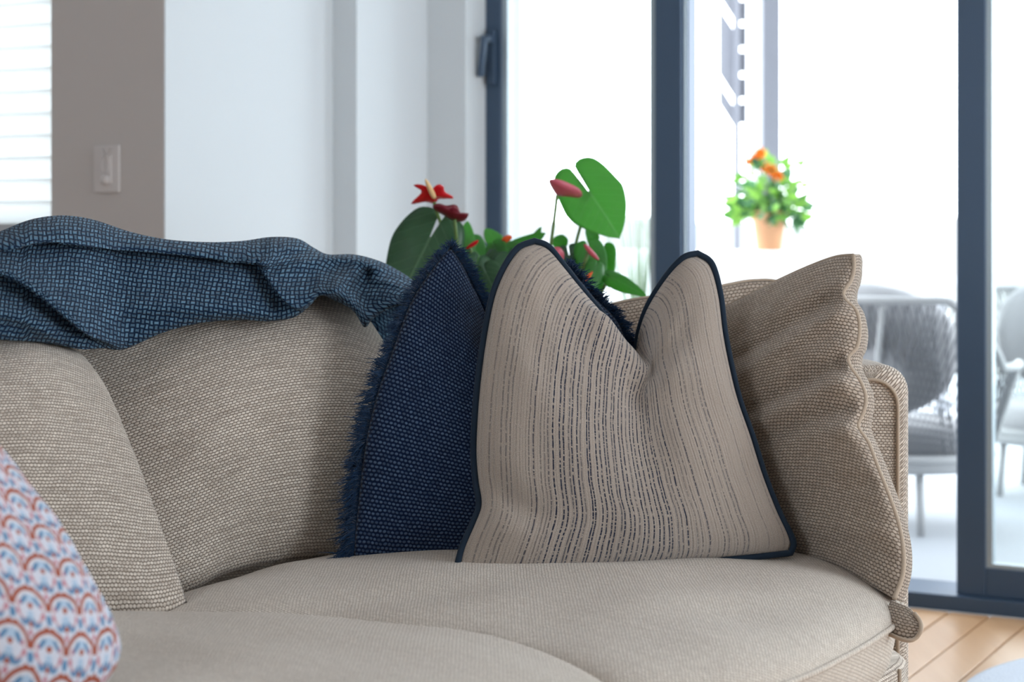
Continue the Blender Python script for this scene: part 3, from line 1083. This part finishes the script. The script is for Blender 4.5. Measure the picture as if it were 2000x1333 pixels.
topL = smooth_pts([(-120, 500), (-60, 472), (0, 452), (60, 429), (120, 421), (180, 429), (250, 452), (320, 467), (400, 473), (470, 471), (530, 463), (580, 466), (612, 484), (640, 497), (690, 497), (735, 508), (770, 524), (806, 548), (830, 580)], 200)
hemL = smooth_pts([(-120, 655), (-60, 662), (0, 665), (60, 668), (110, 674), (160, 683), (200, 681), (235, 684), (270, 672), (320, 650), (390, 632), (460, 626), (530, 628), (575, 620), (605, 598), (626, 578), (655, 588), (690, 608), (712, 640), (730, 622), (770, 600), (830, 592)], 200)
NX, NY, NBK = 300, 90, 26
pxs = np.linspace(-120, 826, NX)
yt = np.interp(pxs, topL[:, 0], topL[:, 1]); yh = np.interp(pxs, hemL[:, 0], hemL[:, 1])
yh = np.maximum(yh, yt + 8)
vv = np.linspace(0, 1, NY)
PX = np.tile(pxs, (NY, 1)); PY = yh[None] + (yt - yh)[None] * vv[:, None]
trees = [BVHTree.FromPolygons([tuple(p) for p in V], f) for (V, f) in (mA, mB)]
Dm = np.full(PX.shape, np.nan)
org = Vector((0, 0, EYE))
for i in range(NY):
    for j in range(0, NX, 2):
        d = Vector(P(PX[i, j], PY[i, j], 1.0)) - org
        hits = [t.ray_cast(org, d.normalized()) for t in trees]
        ds = [h[0].y for h in hits if h[0] is not None]
        if ds: Dm[i, j] = min(ds)
# the supporting depth: cushion fronts where they are, then rolling back to the crest
hemD = np.interp(pxs, [-120, 0, 160, 240, 400, 600, 720, 830], [2.36, 2.44, 2.56, 2.68, 2.78, 2.90, 2.97, 3.02])
topD = hemD + .13
base = hemD[None] + (topD - hemD)[None] * (vv[:, None] ** 1.6)
hit = np.where(np.isnan(Dm), 9.0, Dm)
hit[:, 1::2] = hit[:, 0::2]
Dd = np.minimum(base, hit - .010)
for _ in range(14):
    Dd[1:-1, 1:-1] = .2 * (Dd[1:-1, 1:-1] + Dd[:-2, 1:-1] + Dd[2:, 1:-1] + Dd[1:-1, :-2] + Dd[1:-1, 2:])
    Dd = np.minimum(Dd, hit - .008)
# folds: polyline, width on the upper side, width on the lower side, height
folds = [
    ([(-120, 470), (0, 470), (90, 455), (190, 466), (300, 478), (420, 488), (500, 496), (560, 500), (600, 490)], 34, 13, .052),
    ([(480, 500), (540, 480), (590, 478), (615, 490)], 16, 14, .018),
    ([(-120, 505), (-20, 512), (60, 545), (130, 600), (190, 650), (240, 680)], 36, 12, .048),
    ([(-60, 610), (20, 615), (80, 640), (130, 668)], 26, 22, .020),
    ([(500, 500), (525, 520), (548, 555), (575, 585), (610, 600)], 44, 13, .044),
    ([(555, 530), (590, 512), (640, 502), (700, 503), (750, 520)], 18, 22, .024),
    ([(600, 592), (640, 575), (680, 545), (712, 520), (760, 525)], 24, 15, .030),
    ([(640, 560), (680, 585), (705, 615), (714, 645)], 22, 15, .022),
    ([(200, 530), (330, 520), (450, 530), (520, 560)], 60, 55, .012),
    ([(180, 620), (300, 600), (420, 602), (540, 606)], 34, 26, .016),
    ([(720, 545), (760, 545), (810, 565)], 14, 12, .018),
]
PX0, PY0 = PX.copy(), PY.copy()
for (pts, wu, wl, am) in folds:
    dist, sg, t, nx, ny = pl_dist(PX0, PY0, smooth_pts(pts))
    w_ = np.where(sg > 0, wl * .72, wu)
    taper = np.clip(np.minimum(t, 1 - t) * 5, 0, 1) ** .7
    g_ = taper * np.exp(-(dist / w_) ** 2)
    Dd -= 1.25 * am * g_
    if wl < 15:                                # the upper lap slides over the valley below it
        sl_ = 330 * am * g_ * np.clip((vv - .02) / .1, 0, 1)[:, None] * np.clip((.99 - vv) / .1, 0, 1)[:, None]
        PX = PX + nx * sl_; PY = PY + ny * sl_
# let the crest roll over and the hem tuck under
Dd += .040 * np.clip((vv - .88) / .12, 0, 1)[:, None] ** 2.5
Dd += .014 * np.clip((.09 - vv) / .09, 0, 1)[:, None] ** 2
rows = []
for i in range(NY):
    rows.append(np.stack([(PX[i] - 1000) / F * Dd[i], Dd[i], EYE - (PY[i] - HOR) / F * Dd[i]], 1))
crest = rows[-1]
for i in range(1, NBK):
    q = i / (NBK - 1)
    r = crest.copy()
    r[:, 1] += .13 * math.sin(q * math.pi / 2) + .01 * np.sin(pxs * .03) * q
    r[:, 2] -= .20 * q ** 2.2
    rows.append(r)
G = np.array(rows)
# cloth coordinates follow the true lengths so that the weave wraps the folds
du = np.concatenate([np.zeros((len(G), 1)), np.cumsum(np.linalg.norm(np.diff(G, axis=1), axis=2), axis=1)], 1)
mid = NX // 2
du -= du[:, mid:mid + 1]
dv = np.concatenate([np.zeros((1, NX)), np.cumsum(np.linalg.norm(np.diff(G, axis=0), axis=2), axis=0)], 0)
pv = -(PY0 - 560) / F * 2.8
pv = np.vstack([pv, pv[-1:] + dv[NY:] - dv[NY - 1:NY]])
pu = np.tile((pxs - pxs[mid]) / F * 2.8, (len(G), 1))
uu = .25 * du + .75 * pu
dv = .3 * (dv - dv[NY // 2:NY // 2 + 1]) + .7 * pv
for _ in range(30):
    uu[1:-1, 1:-1] = .25 * (uu[:-2, 1:-1] + uu[2:, 1:-1] + uu[1:-1, :-2] + uu[1:-1, 2:])
UVt = np.stack([uu.ravel(), dv.ravel()], 1)
f = [(i * NX + j, i * NX + j + 1, (i + 1) * NX + j + 1, (i + 1) * NX + j) for i in range(len(G) - 1) for j in range(NX - 1)]
tv = G.reshape(-1, 3)
th = thing('throw_blanket', 'dark blue basket weave throw draped over the back cushions', 'blanket', (tv[:, 0].mean(), tv[:, 1].mean(), tv[:, 2].min()))
to = mesh('cloth', tv, f, throw_fab, th, UVt)
sm = to.modifiers.new('thickness', 'SOLIDIFY'); sm.thickness = .006; sm.offset = -1
fringe(np.array(rows)[NY - 12:NY + 6, -2], np.array((.9, -.3, .2)), .016, 260, navy_yarn, th, 'frayed_end', closed=False)

# ------------------------------------------------------------------ anthurium behind the sofa
def leaf_mat(name, c1, c2, vein, tr, trc):
    M = Mat(name, rough=.38, spec=.45)
    x, y = M.uv(1.0)
    ax = x.abs()
    mid_ = ax.step(.028, .008)
    side = ((y - ax * .75) * 6.5).fract()
    sv = (side - .5).abs().step(.07, .02) * .5
    n = M.noise(M.vec, 5.0, 2)
    c = M.mix(n, c1, c2)
    c = M.mix(mid_.max(sv) * .55, c, vein)
    M.color(c)
    M.bump(mid_.max(sv), .001)
    M.translucent(tr, trc)
    return M.m


leaf_dark = leaf_mat('dark_leaf', (.012, .06, .022), (.03, .10, .04), (.10, .2, .10), .12, (.10, .30, .05))
leaf_mid = leaf_mat('green_leaf', (.035, .16, .04), (.06, .23, .05), (.18, .36, .16), .5, (.20, .56, .10))
leaf_light = leaf_mat('light_leaf', (.09, .27, .08), (.12, .33, .09), (.28, .5, .26), .6, (.24, .62, .16))
stem_mat = Mat('green_stem', (.12, .2, .06), .5).m
red_spathe = Mat('red_spathe', (.62, .012, .02), .25, spec=.5).translucent(.3, (.8, .02, .02)).m
maroon_spathe = Mat('maroon_spathe', (.16, .006, .018), .3, spec=.5).translucent(.15, (.4, .01, .03)).m
pink_spathe = Mat('pink_spathe', (.62, .16, .22), .35, spec=.5).translucent(.4, (.8, .22, .28)).m
spadix_mat = Mat('cream_spadix', (.75, .5, .25), .6).m
orange_mat = Mat('orange_spathe', (.8, .16, .05), .4).translucent(.3, (.9, .2, .05)).m
soil_mat = Mat('potting_soil', (.05, .035, .025), .95).m
pot_mat = Mat('grey_planter', (.30, .31, .32), .6).m

HEART = [(0, 0), (.05, -.5), (.14, -.8), (.27, -1.0), (.40, -.85), (.49, -.3), (.51, .5), (.50, .15), (.46, .32), (.39, .50), (.29, .68), (.16, .86), (0, 1)]


def leaf(name, base, tip, width, mat, parent, lobe=.22, fold=.25, droop=.12, turn=0.0, thick=.0012, out=True):
    base, tip = np.array(base, float), np.array(tip, float)
    yax = tip - base
    L = np.linalg.norm(yax); yax /= L
    view = np.array((0, 0, EYE)) - base
    zax = view - yax * (view @ yax); zax /= np.linalg.norm(zax)
    xax = np.cross(yax, zax)
    if turn:
        c, s = math.cos(turn), math.sin(turn)
        xax, zax = xax * c + zax * s, zax * c - xax * s
    o = np.array([(0, .0), (.05, -.25 * lobe), (.045, -.55 * lobe), (.04, -.88 * lobe), (.17, -lobe), (.35, -.85 * lobe), (.45, -.4 * lobe), (.50, .06), (.505, .2), (.465, .36), (.39, .54), (.285, .71), (.15, .88), (0, 1)])
    oc = curve(o, 34)
    ym = np.linspace(0, 1, 34) ** 1.15
    V, uv = [], []
    R = 7
    for sgn in (1, -1):
        for i in range(34):
            for k in range(R):
                q = k / (R - 1)
                x = oc[i, 0] * q * sgn
                y = ym[i] * (1 - q) + oc[i, 1] * q
                z = fold * abs(x) * width / L * .6 - droop * y * y - .12 * (abs(x) * 2) ** 2
                z += .02 * math.sin(y * 9 + sgn) * abs(x) * 2
                p_ = base + xax * x * width + yax * y * L + zax * z * L
                V.append(p_); uv.append((x, y))
    f = []
    for s in range(2):
        n0 = s * 34 * R
        for i in range(33):
            for k in range(R - 1):
                q = (n0 + i * R + k, n0 + i * R + k + 1, n0 + (i + 1) * R + k + 1, n0 + (i + 1) * R + k)
                f.append(q if s == 0 else q[::-1])
    ob = weld(mesh(name, V, f, mat, parent, uv), 1e-5)
    if thick:
        sm = ob.modifiers.new('thickness', 'SOLIDIFY'); sm.thickness = thick; sm.offset = 0
    return ob


def stem(p0, p1, sag, r, parent, mat=None, name='stem'):
    p0, p1 = np.array(p0, float), np.array(p1, float)
    t = np.linspace(0, 1, 14)[:, None]
    mid_ = (p0 + p1) / 2 + np.array(sag)
    pts = (1 - t) ** 2 * p0 + 2 * t * (1 - t) * mid_ + t ** 2 * p1
    return MB().tube(pts, r, 6).build(name, mat or stem_mat, parent, True)


pc = P(1010, 800, 3.85); pc[2] = 0
an = thing('potted_anthurium', 'anthurium with red and pink flowers behind the sofa by the glass', 'plant', pc)
MB().lathe((pc[0], pc[1], 0), [(.11, 0), (.125, .02), (.155, .50), (.165, .50), (.165, .535), (.145, .535), (.14, .50)], 40).build('planter', pot_mat, an, True)
MB().lathe((pc[0], pc[1], 0), [(.02, .495), (.14, .50), (.138, .512), (.02, .52)], 30).build('soil', soil_mat, an, True)
crown = np.array((pc[0], pc[1], .51))
LV = [  # base px, tip px, D base, D tip, width px, material, lobe, turn
    ((840, 464), (765, 610), 3.60, 3.56, 140, leaf_dark, .34, -.25),
    ((1150, 374), (1208, 460), 3.72, 3.66, 124, leaf_light, .66, .15),
    ((908, 492), (912, 428), 3.75, 3.78, 40, leaf_light, .15, .2),
    ((915, 500), (940, 560), 3.70, 3.66, 46, leaf_mid, .25, .3),
    ((968, 470), (948, 444), 3.82, 3.84, 36, leaf_light, .2, -.5),
    ((990, 500), (1062, 452), 3.78, 3.76, 50, leaf_mid, .2, .5),
    ((1040, 470), (1056, 440), 3.84, 3.86, 22, leaf_mid, .2, .7),
    ((985, 505), (940, 600), 3.68, 3.64, 80, leaf_dark, .25, -.3),
    ((1000, 520), (1010, 640), 3.66, 3.6, 90, leaf_dark, .25, .2),
    ((930, 520), (900, 620), 3.62, 3.58, 70, leaf_dark, .25, .1),
    ((1150, 485), (1172, 568), 3.66, 3.62, 62, leaf_mid, .2, .1),
    ((1160, 470), (1140, 445), 3.8, 3.84, 30, leaf_mid, .2, .4),
    ((1100, 480), (1075, 470), 3.75, 3.78, 40, leaf_mid, .3, .3),
    ((1112, 500), (1128, 590), 3.72, 3.70, 60, leaf_dark, .25, -.2),
    ((1190, 540), (1262, 576), 3.60, 3.55, 34, leaf_mid, .15, .3),
    ((1140, 560), (1180, 592), 3.62, 3.58, 30, leaf_dark, .2, .2),
    ((965, 480), (985, 520), 3.7, 3.66, 44, leaf_mid, .2, -.2),
    ((1060, 520), (1050, 600), 3.64, 3.6, 70, leaf_dark, .25, .1),
    ((950, 535), (985, 610), 3.60, 3.56, 64, leaf_dark, .25, -.4),
    ((925, 470), (935, 520), 3.78, 3.74, 50, leaf_mid, .25, .4),
    ((1010, 490), (975, 545), 3.74, 3.70, 60, leaf_mid, .25, -.2),
    ((1180, 490), (1185, 560), 3.70, 3.66, 46, leaf_mid, .2, -.5),
    ((1130, 520), (1100, 590), 3.68, 3.64, 60, leaf_dark, .25, .2),
    ((1165, 520), (1150, 575), 3.60, 3.56, 40, leaf_mid, .2, .3),
]
for (b_, t_, d0, d1_, wpx, mt, lb, tu) in LV:
    pb_, pt_ = P(*b_, d0), P(*t_, d1_)
    leaf('leaf', pb_, pt_, wpx / F * d0, mt, an, lobe=lb, turn=tu)
    off = rng.normal(0, .03, 2)
    stem(crown + np.array((off[0], off[1], 0)), pb_ + np.array((0, .004, -.002)), ((pb_[0] - crown[0]) * .25, (pb_[1] - crown[1]) * .2, .04), .0034, an)


def blade(name, outline, D, mat, parent, bulge=.01, tilt=0.0, ring=5):
    """a curved petal: outline in photo pixels at distance D, leaning by tilt, doming by bulge"""
    oc = curve(outline, 44, closed=True)
    ce = oc.mean(0)
    V, f = [], []
    for r in np.linspace(0, 1, ring):
        q = ce + (oc - ce) * r
        for (x, y) in q:
            dd = D + tilt * (y - ce[1]) / F * D - bulge * (1 - r * r)
            V.append(P(x, y, dd))
    for i in range(ring - 1):
        for k in range(44):
            l = (k + 1) % 44
            f.append((i * 44 + k, i * 44 + l, (i + 1) * 44 + l, (i + 1) * 44 + k))
    o = weld(mesh(name, V, f, mat, parent), 1e-6)
    sm = o.modifiers.new('thickness', 'SOLIDIFY'); sm.thickness = .0018; sm.offset = 0
    return o


def flower(outline, D, mat, spad, bulge, tilt, join, label=None):
    s = blade('spathe', outline, D, mat, an, bulge, tilt)
    ROOTLOC[s.name] = ROOTLOC[an.name]
    if label: s['label'] = label
    if spad:
        p0, p1 = P(*spad[0], D - bulge - .004), P(*spad[1], D - bulge - .03)
        MB().tube(np.linspace(p0, p1, 10), np.array([.0045, .0052, .0055, .0055, .0053, .005, .0046, .004, .003, .001]), 10).build('spadix', spadix_mat, s, True)
    jp = P(*join, D + .004)
    stem(crown + np.array((rng.normal(0, .03), rng.normal(0, .03), 0)), jp, ((jp[0] - crown[0]) * .2, 0, .05), .0036, an, name='flower_stem')


flower([(803, 398), (820, 380), (823, 372), (808, 362), (824, 361), (836, 368), (842, 380), (848, 366), (858, 360), (868, 366), (868, 374), (887, 386), (872, 388), (855, 389), (852, 396), (845, 397), (830, 394)],
       3.58, red_spathe, ((848, 386), (831, 350)), .012, 1.5, (848, 396), 'bright red flower bract')
flower([(845, 402), (856, 398), (872, 402), (888, 400), (897, 408), (901, 424), (915, 417), (908, 430), (893, 433), (880, 428), (866, 420), (852, 412)],
       3.56, maroon_spathe, None, .014, 1.2, (888, 430), 'dark maroon flower bract seen from below')
flower([(1072, 354), (1080, 350), (1095, 352), (1115, 360), (1132, 370), (1137, 380), (1130, 386), (1110, 384), (1090, 382), (1082, 374)],
       3.66, pink_spathe, None, .016, 1.5, (1088, 382), 'pink flower bract')
flower([(909, 486), (920, 476), (934, 469), (930, 477), (918, 485)], 3.62, red_spathe, None, .004, .8, (918, 483), 'red flower bract, edge on')
flower([(979, 474), (984, 463), (996, 459), (1000, 465), (990, 473)], 3.70, orange_mat, None, .004, .8, (985, 472), 'orange flower bract')
flower([(1076, 492), (1082, 484), (1093, 484), (1101, 495), (1100, 508), (1092, 514), (1082, 505)], 3.62, pink_spathe, None, .012, .5, (1090, 512), 'pale pink flower bud')
flower([(1140, 478), (1148, 480), (1164, 498), (1170, 508), (1160, 504), (1148, 492)], 3.58, pink_spathe, None, .005, .8, (1150, 490), 'pink flower bract, edge on')
flower([(1124, 545), (1130, 538), (1142, 542), (1152, 534), (1158, 530), (1150, 545), (1138, 552), (1128, 555)], 3.56, orange_mat, None, .005, .8, (1134, 550), 'orange flower bract low in the plant')

# ------------------------------------------------------------------ rug at the lower right
rc = np.array((1.50, 3.49))
rug_m = Mat('pale_blue_pile', (.55, .62, .74), .95, sheen=.5)
tcx = rug_m.node('ShaderNodeTexCoord')
rug_m.bump(rug_m.noise(tcx.outputs['Object'], 220.0, 3), .004)
rg = MB().lathe((rc[0], rc[1], 0), [(.60, 0), (.617, .004), (.62, .012), (.612, .02), (.59, .024), (.02, .024)], 96).build('rug', rug_m.m, None, True, origin=(rc[0], rc[1], 0))
tag(rg, 'pale blue rug lying on the boards at the lower right corner', 'rug')

# ------------------------------------------------------------------ terrace outside
struct(MB().boxr(-6, 7, DB + .14, 12.5, -.2, -.02).build('terrace_floor', terrace_mat))
hill_mat = Mat('hazy_hillside', (.19, .188, .186), .9).m
V, f = [], []
for i, x in enumerate(np.linspace(-260, 420, 70)):
    hh = 6 + 10 * max(0, (x - 60) / 300) + 3 * math.sin(x * .03) + 1.5 * math.sin(x * .11 + 1)
    V += [(x, 700, -90), (x, 700 + 60, hh * .6 + 1), (x, 760 + 90, hh)]
for i in range(69):
    for k in range(2):
        f.append((i * 3 + k, i * 3 + k + 1, i * 3 + 4 + k, i * 3 + 3 + k))
struct(mesh('hills', V, f, hill_mat))

struct(MB().boxr(-3.2, 4.5, DB + .15, 7.8, 2.62, 2.76).build('shade_roof', ceil_mat))  # unseen overhang, added to shade the chairs and terrace

# parapet with the flower pot
pz = .90
PBx0, PBx1 = P(1372, 490, 7.25), P(1640, 490, 6.95)
par = MB()
dirp = PBx1 - PBx0; dirp[2] = 0; dirp /= np.linalg.norm(dirp)
perp = np.array((-dirp[1], dirp[0], 0))
c0 = PBx0 - dirp * 1.2
par.hexa([(*(c0)[:2], -.02), (*(PBx1)[:2], -.02), (*(PBx1 + perp * .22)[:2], -.02), (*(c0 + perp * .22)[:2], -.02),
          (*(c0)[:2], pz), (*(PBx1)[:2], pz), (*(PBx1 + perp * .22)[:2], pz), (*(c0 + perp * .22)[:2], pz)])
tag(bevel(par.build('parapet', white_render, None, origin=(PBx0[0], PBx0[1], 0)), .006, 2), 'low white rendered parapet on the terrace carrying the flower pot', 'parapet')

terracotta = Mat('terracotta', (.62, .33, .18), .8).m
pp = P(1502, 490, 7.17); pp[2] = pz
fp = thing('potted_flowers', 'terracotta pot of orange flowers and green leaves on the terrace parapet', 'plant', pp)
MB().lathe(tuple(pp), [(.045, 0), (.05, .004), (.064, .12), (.071, .122), (.073, .155), (.064, .156), (.060, .14)], 36).build('pot', terracotta, fp, True)
MB().lathe(tuple(pp), [(.01, .135), (.06, .138), (.05, .15), (.01, .155)], 20).build('soil', soil_mat, fp, True)
garden_leaf = Mat('garden_leaf', (.07, .20, .035), .4, spec=.6).translucent(.4, (.30, .60, .08)).m
garden_dark = Mat('garden_leaf_dark', (.02, .09, .04), .4, spec=.6).translucent(.25, (.10, .35, .08)).m
pbase = pp + np.array((0, 0, .145))
for i in range(230):
    px = rng.normal(1500, 36); py = 425 - abs(rng.normal(0, 46)) - (0 if abs(px - 1500) < 45 else -8)
    px = min(max(px, 1436), 1568); py = max(py, 322)
    q = P(px, py, 7.17 + rng.normal(0, .07))
    dr = np.array((q[0] - pbase[0] + rng.normal(0, .05), rng.normal(0, .06), (q[2] - pbase[2]) * .4 + rng.normal(0, .05)))
    dr /= np.linalg.norm(dr) + 1e-9
    l_ = rng.uniform(.04, .07)
    leaf('leaf', q, q + dr * l_, l_ * .6, garden_leaf if rng.random() < .5 else garden_dark, fp, lobe=.05, turn=rng.uniform(-1.2, 1.2), thick=0)
    if i % 4 == 0: stem(pbase + np.array((rng.normal(0, .02), rng.normal(0, .02), 0)), q, (0, 0, .02), .0018, fp)
petal_or = Mat('orange_petal', (.85, .28, .04), .5).translucent(.45, (1.0, .40, .08)).m
for (px, py, r_) in ((1484, 300, 13), (1474, 308, 10), (1492, 326, 12), (1506, 333, 13), (1517, 345, 14), (1462, 316, 8)):
    q = P(px, py, 7.15)
    m = MB()
    rad = r_ / F * 7.15
    rot = rng.uniform(0, 6)
    for k in range(6):
        an_ = rot + k * math.pi / 3
        d = np.array((math.cos(an_), -.35, math.sin(an_)))
        s = np.array((-math.sin(an_), 0, math.cos(an_)))
        m.add([q, q + d * rad * .6 + s * rad * .42, q + d * rad * 1.05 + np.array((0, -.01, 0)), q + d * rad * .6 - s * rad * .42], [(0, 1, 2, 3)])
    o = m.build('blossom', petal_or, fp, True)
    sm = o.modifiers.new('thickness', 'SOLIDIFY'); sm.thickness = .001
    stem(pbase, q + np.array((0, .003, 0)), (0, 0, .03), .0018, fp, name='flower_stem')

# pergola posts and louvred screen
post_mat = Mat('grey_pergola_paint', (.17, .175, .20), .6).m
pale_post = Mat('white_post_paint', (.85, .85, .85), .5).m


def post(px0, px1, D, name, label, mat, z1=3.0):
    x0, x1 = (px0 - 1000) / F * D, (px1 - 1000) / F * D
    w_ = x1 - x0
    m = MB().hexa([(x0, D, -.02), (x1, D, -.02), (x1, D + w_, -.02), (x0, D + w_, -.02), (x0, D, z1), (x1, D, z1), (x1, D + w_, z1), (x0, D + w_, z1)])
    return tag(bevel(m.build(name, mat, None, origin=((x0 + x1) / 2, D, 0)), .004, 2), label, 'post')


post(1489, 1525, 8.0, 'pergola_post', 'grey pergola post rising behind the orange flowers', post_mat)
post(1462, 1487, 8.2, 'pergola_post', 'white post beside the grey pergola post', pale_post)
ls = thing('louvred_screen', 'grey louvred screen of slanted slats hanging beyond the terrace', 'screen', (P(1430, 460, 8.6)[0], 8.6, -.02))
MB().bar(P(1439, 1200, 8.6) * np.array((1, 1, 0)) + np.array((0, 0, -.02)), P(1439, -140, 8.6), .030, .03, (0, 1, 0)).build('upright', post_mat, ls)
MB().bar(P(1459, 1200, 8.6) * np.array((1, 1, 0)) + np.array((0, 0, -.02)), P(1459, -140, 8.6), .022, .03, (0, 1, 0)).build('upright', post_mat, ls)
for (y0, y1) in ((-90, -2), (18, 150), (168, 208)):
    q = [(1404, y0 - 6), (1436, y0 + 44), (1436, y1 + 44), (1404, y1 - 6)]
    fr_ = [P(x, y, 8.61) for (x, y) in q]; bk_ = [P(x, y, 8.63) for (x, y) in q]
    MB().hexa([*fr_, *bk_]).build('slat', post_mat, ls)
for i in range(7):
    y0 = -98 + i * 50
    q = [(1442, y0), (1460, y0), (1460, y0 + 39), (1442, y0 + 39)]
    MB().hexa([*[P(x, y, 8.61) for (x, y) in q], *[P(x, y, 8.63) for (x, y) in q]]).build('slat', post_mat, ls)

# balustrade
rail_mat = Mat('pale_grey_rail', (.45, .47, .5), .4, .2).m
bz = .74
bal = thing('balustrade', 'pale balustrade with glass along the far edge of the terrace', 'railing', (*W(-1, 9.5)[:2], -.02))
MB().boxr(-2.6, 4.5, 9.48, 9.53, bz - .05, bz).build('top_rail', rail_mat, bal)
MB().boxr(-2.6, 4.5, 9.49, 9.52, .04, .08).build('bottom_rail', rail_mat, bal)
for i in range(8):
    a0 = -2.6 + i * 1.0
    MB().boxr(a0, a0 + .05, 9.48, 9.53, -.02, bz - .05).build('post', rail_mat, bal)
for i in range(7):
    a0 = -2.6 + i * 1.0
    MB().boxr(a0 + .06, a0 + .99, 9.503, 9.511, .08, bz - .05).build('pane', glass, bal)

# ------------------------------------------------------------------ rope armchairs
rope_mat = Mat('grey_rope', (.20, .205, .22), .8).m
tube_mat = Mat('pale_grey_tube', (.42, .425, .43), .45).m
pad_mat = Mat('pale_grey_outdoor_cushion', (.36, .36, .37), .9, sheen=.2).m


def rope_chair(cx, cy, rot, label):
    ch = thing('rope_armchair', label, 'chair', (cx, cy, -.02), 'rope armchairs on the terrace')
    cr, sr = math.cos(rot), math.sin(rot)

    def T(x, y, z): return (cx + x * cr - y * sr, cy + x * sr + y * cr, z - .02)
    # local: back towards -y, front towards +y
    th_ = np.linspace(math.radians(-215), math.radians(35), 90)
    rim, low = [], []
    for t in th_:
        bk_ = (1 - math.sin(t)) / 2
        x, y = math.cos(t), math.sin(t)
        hgt = .55 + .22 * min(1, max(0, (bk_ - .54) / .27)) ** .8
        rim.append(T(.40 * x, .36 * y, hgt))
        low.append(T(.31 * x, .29 * y, .25))
    rim, low = np.array(rim), np.array(low)
    full = [T(.31 * math.cos(t), .29 * math.sin(t), .25) for t in np.linspace(0, 2 * math.pi, 60, endpoint=False)]
    MB().tube(rim, .014, 10).build('top_rim', tube_mat, ch, True)
    MB().tube(full, .016, 10, closed=True).build('seat_ring', tube_mat, ch, True)
    MB().lathe(T(0, 0, .20), [(.02, 0), (.28, .0), (.30, .02), (.30, .045), (.02, .05)], 48).build('seat_pan', tube_mat, ch, True)
    m = MB()
    R_ = lambda arr, k: arr[int(min(max(k, 0), 89))]
    for k in range(0, 90):                                   # the fan of ropes, leaning in alternating panels
        panel = (k // 15) % 2
        lean = 9 if panel else -9
        a_, b_ = R_(rim, k), R_(low, k + lean)
        m.tube([a_, (a_ + b_) / 2, b_], .0028, 5, caps=False)
        if k % 2 == 0:
            b2 = R_(low, k - lean * .6)
            m.tube([a_ + .004, (a_ + b2) / 2, b2], .0028, 5, caps=False)
    o = m.build('rope_weave', rope_mat, ch, True); o['kind'] = 'stuff'
    for k in (6, 30, 52, 84):
        k2 = min(89, k + 13) if k < 45 else max(0, k - 4)
        MB().tube([rim[k], (rim[k] * .5 + low[k2] * .5), low[k2]], .010, 8).build('strut', tube_mat, ch, True)
    for t in (45, 135, 225, 315):
        x, y = math.cos(math.radians(t)), math.sin(math.radians(t))
        MB().tube([T(.25 * x, .24 * y, .22), T(.27 * x, .26 * y, .0)], .014, 10).build('leg', tube_mat, ch, True)
    # seat pad and back cushion
    MB().lathe(T(0, .02, .25), [(.02, 0), (.27, 0), (.29, .03), (.28, .08), (.2, .105), (.02, .11)], 40).build('seat_pad', pad_mat, ch, True)
    V, f = [], []
    n1, n2 = 30, 16
    for i in range(n1):
        t = math.radians(-160) + math.radians(140) * i / (n1 - 1)
        for k in range(n2):
            q = 2 * math.pi * k / n2
            prof = math.sin(math.pi * i / (n1 - 1)) ** .35
            rr = .27 + .065 * math.cos(q) * prof
            V.append(T(rr * math.cos(t) * 1.05, rr * math.sin(t), .60 + .225 * math.sin(q) * prof))
    for i in range(n1 - 1):
        for k in range(n2):
            l = (k + 1) % n2
            f.append((i * n2 + k, i * n2 + l, (i + 1) * n2 + l, (i + 1) * n2 + k))
    f.append(tuple(range(n2))); f.append(tuple((n1 - 1) * n2 + k for k in range(n2))[::-1])
    mesh('back_pad', V, f, pad_mat, ch)
    return ch


q1 = P(1765, 1030, 6.05)
rope_chair(q1[0], 6.10, math.radians(-44), 'grey rope armchair in the door opening, back pad above its rim')
q2 = P(2075, 1030, 6.8)
rope_chair(q2[0], 6.80, math.radians(150), 'grey rope armchair seen through the sliding glass leaf')

# grasses outside the fixed pane
grass_mat = Mat('pale_grass_blade', (.25, .34, .22), .6).translucent(.4, (.45, .55, .35)).m
for (px, py, D, n_, hgt, lab) in ((1250, 620, 6.6, 26, .95, 'tall pale grass clump outside the fixed pane'), (1372, 600, 6.2, 12, .75, 'thin grass tuft beside the door post outside')):
    b0 = P(px, py, D)
    tf_ = thing('grass_clump', lab, 'plant', (b0[0], D, -.02))
    MB().lathe((b0[0], D, -.02), [(.13, 0), (.17, .34), (.18, .34), (.18, .36), (.15, .36)], 28).build('planter', white_render, tf_, True)
    m = MB()
    for k in range(n_):
        an_ = rng.uniform(0, 6.28); sp = rng.uniform(.02, .22)
        h_ = hgt * rng.uniform(.5, 1.0)
        t = np.linspace(0, 1, 8)
        ptsx = np.stack([b0[0] + sp * math.cos(an_) * t ** 1.6, D + sp * math.sin(an_) * t ** 1.6, .33 + h_ * t], 1)
        m.tube(ptsx, np.linspace(.006, .0012, 8), 4)
    o = m.build('blades', grass_mat, tf_, True); o['kind'] = 'stuff'
